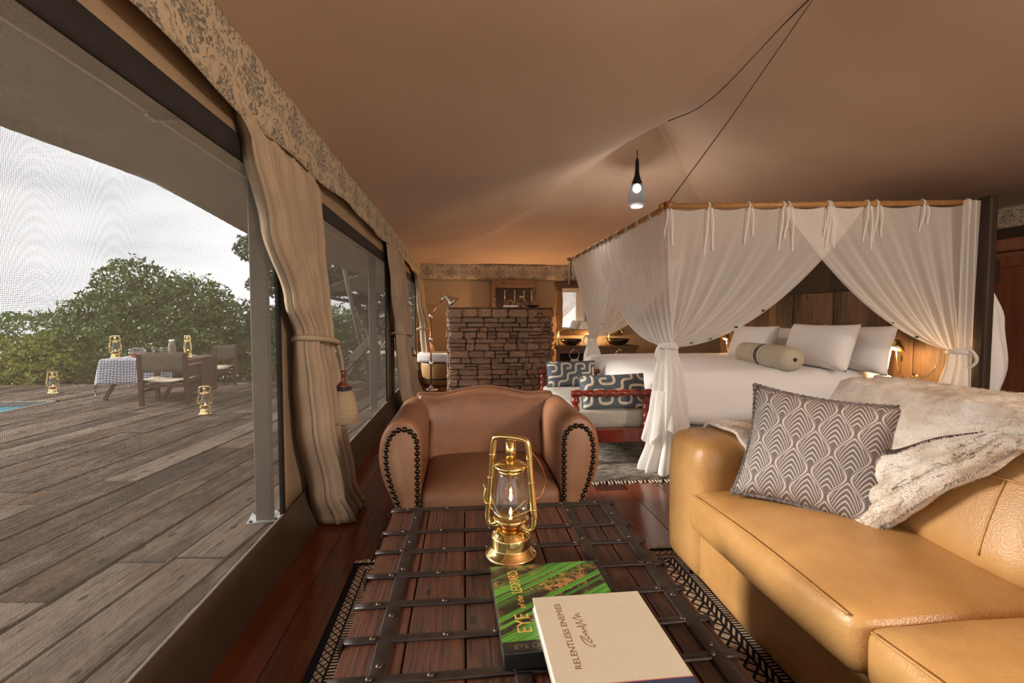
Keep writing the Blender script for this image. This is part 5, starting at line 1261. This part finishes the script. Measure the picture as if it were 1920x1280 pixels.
p2 = pendant('unseen crackle glass pendant lamp added behind the viewer as fill light', (2.6, -1.35, 2.15)); point('pendant_light', (0, 0, -.25), 220, (1, .86, .72), .2, p2)  # added lamp out of view, fill light for the duvet and sofa

# ------------------------------------------------------------------ furniture on the deck
TZ = DZ + .67
tc = thing('deck_table', 'folding dining table on the deck laid for a meal', 'table', (-5.42, 8.9, DZ), math.radians(4))
MB().box(-.51, .82, -.42, .42, .63, .665).build('top', MAT['deckchairwood'], tc, bevel=.006)
for sx in (-.30, .58):
    for sy in (-.36, .36): MB().bar((sx - .22 * (1 if sy < 0 else -1), sy, 0), (sx + .15 * (1 if sy < 0 else -1), sy, .63), .04, .05).build('leg', MAT['deckchairwood'], tc)
MB().box(.78, .84, -.44, .40, .10, .66).build('end_leaf', MAT['deckchairwood'], tc, bevel=.01)
cl = thing('tablecloth', 'blue and white checked cloth over the deck table', 'tablecloth', (-5.42, 8.9, DZ), math.radians(4))
def cloth(u, v):
    a, b = lerp(-.89, .56, u), lerp(-.84, .84, v); x = max(-.53, a); y = max(-.44, min(.44, b)); z = .672
    dx = max(0, -.53 - a); dy = max(0, abs(b) - .44); z -= dx + dy
    x -= .10 * dx * (1 + .5 * sin(b * 12)) + .12 * (dx > 0) * dy; y += math.copysign(.12 * dy * (1 + .6 * sin(a * 11)), b)
    return (x, y, max(.08, z))
MB().grid(cloth, 50, 40).build('cloth', MAT['check'], cl, True, solid=.006)
def deckchair(label, loc, rz):
    t = thing('camp_chair', label, 'chair', loc, rz, group='wooden camp chairs on the deck'); Wd = MAT['deckchairwood']
    for sx in (-.31, .31):
        MB().bar((sx, -.27, 0), (sx, -.30, .80), .05, .06, (1, 0, 0)).build('back_leg', Wd, t)
        MB().bar((sx, .25, 0), (sx, .25, .58), .05, .06, (1, 0, 0)).build('front_leg', Wd, t)
        MB().bar((sx, -.32, .60), (sx, .34, .595), .075, .03).build('armrest', Wd, t)
        MB().bar((sx, -.26, .22), (sx, .25, .22), .03, .05).build('stretcher', Wd, t)
        MB().bar((sx, -.27, .36), (sx, .27, .38), .03, .06).build('seat_rail', Wd, t)
    for y in (-.26, .25): MB().bar((-.31, y, .30), (.31, y, .30), .03, .05).build('cross_rail', Wd, t)
    MB().grid(lambda u, v: (lerp(-.31, .31, u), lerp(-.25, .27, v), .40 - .045 * sin(pi * u)), 10, 4).build('seat_sling', MAT['sling'], t, True, solid=.012)
    MB().grid(lambda u, v: (lerp(-.34, .34, u), -.295 - .04 * sin(pi * u), lerp(.52, .82, v)), 12, 4).build('back_sling', MAT['olivecanvas'], t, True, solid=.012)
    return t
deckchair('wooden camp chair with olive back facing away, before the deck table', (-4.66, 8.16, DZ), math.radians(8))
deckchair('wooden camp chair turned sideways at the far end of the deck table', (-4.95, 9.95, DZ), math.radians(82))
more_lantern((-5.86, 8.72, TZ + .002), .4, 'brass lantern at the left end of the deck table', 1.2)
more_lantern((-4.72, 8.74, TZ + .002), -.4, 'lit brass lantern at the right end of the deck table', 1.2)
bs = thing('glass_bowl', 'layered glass bowl of orange preserve on the deck table', 'bowl', (-5.60, 8.85, TZ + .004))
MB().lathe([(.05, 0), (.10, .02), (.13, .09), (.125, .09), (.09, .03), (0, .02)], 24).build('bowl', MAT['amber'], bs, True)
MB().lathe([(.11, .10), (.13, .11), (.12, .15), (.06, .17), (0, .172)], 24).build('lid', MAT['glass'], bs, True)
for x, lab in ((-5.32, 'glass jug at the middle of the deck table'), (-5.18, 'stacked drinking glasses beside the thermos on the deck table')):
    j = thing('glassware', lab, 'glass', (x, 8.88, TZ + .004))
    MB().lathe([(.05, 0), (.055, .01), (.06, .13), (.052, .15), (.058, .17)], 20).build('body', MAT['glass'], j, True)
    MB().tube(smoothpath([(.055, 0, .04), (.09, 0, .06), (.09, 0, .12), (.055, 0, .14)], 5), .008, 6).build('handle', MAT['glass'], j, True)
tm = thing('thermos', 'tall leather covered flask on the deck table', 'flask', (-5.13, 9.02, TZ + .004))
MB().lathe([(.05, 0), (.055, .01), (.055, .22), (.048, .235)], 20).build('body', plain('flask_leather', (.22, .15, .11), .6), tm, True)
MB().lathe([(.045, .23), (.045, .29), (.03, .30), (0, .302)], 20).build('cap', MAT['nickel'], tm, True)
# lounger beyond the middle window
lg = thing('deck_lounger', 'dark reclining deck chair seen through the middle window', 'chair', (-2.25, 10.0, DZ), math.radians(-60))
Wd = MAT['deckchairwood']
for sx in (-.28, .28):
    MB().bar((sx, -.55, 0), (sx, .45, .95), .04, .05, (1, 0, 0)).build('back_rail', Wd, lg)
    MB().bar((sx, -.75, .42), (sx, .40, 0), .04, .05, (1, 0, 0)).build('seat_rail', Wd, lg)
    MB().bar((sx, -.5, .45), (sx, .15, .52), .06, .03).build('armrest', Wd, lg)
MAT['slingdark'] = plain('dark_sling', (.05, .046, .04), 1., bump=0, spec=0)
MB().grid(lambda u, v: (lerp(-.27, .27, u), lerp(-.70, .44, v), .38 - .30 * sin(pi * min(1, v * 1.5)) * (v < .667) + (max(0, v - .45) * 1.05)), 4, 20).build('sling', MAT['slingdark'], lg, True, solid=.012)
en = thing('enamel_bowl', 'pale enamel bowl on a small stool by the lounger', 'bowl', (-2.45, 9.1, DZ + .30))
MB().lathe([(.06, 0), (.11, .03), (.13, .08), (.124, .08), (.09, .03), (0, .02)], 24).build('bowl', MAT['ceramic'], en, True)
st = thing('wooden_stool', 'small wooden stool by the deck lounger', 'stool', (-2.45, 9.1, DZ))
MB().lathe([(.16, .26), (.165, .27), (.165, .298), (0, .30)], 24).build('seat', Wd, st, True)
for k in range(3): a = k * 2.1; MB().tube([(.15 * cos(a), .15 * sin(a), 0), (.09 * cos(a), .09 * sin(a), .27)], .016, 8).build('leg', Wd, st, True)
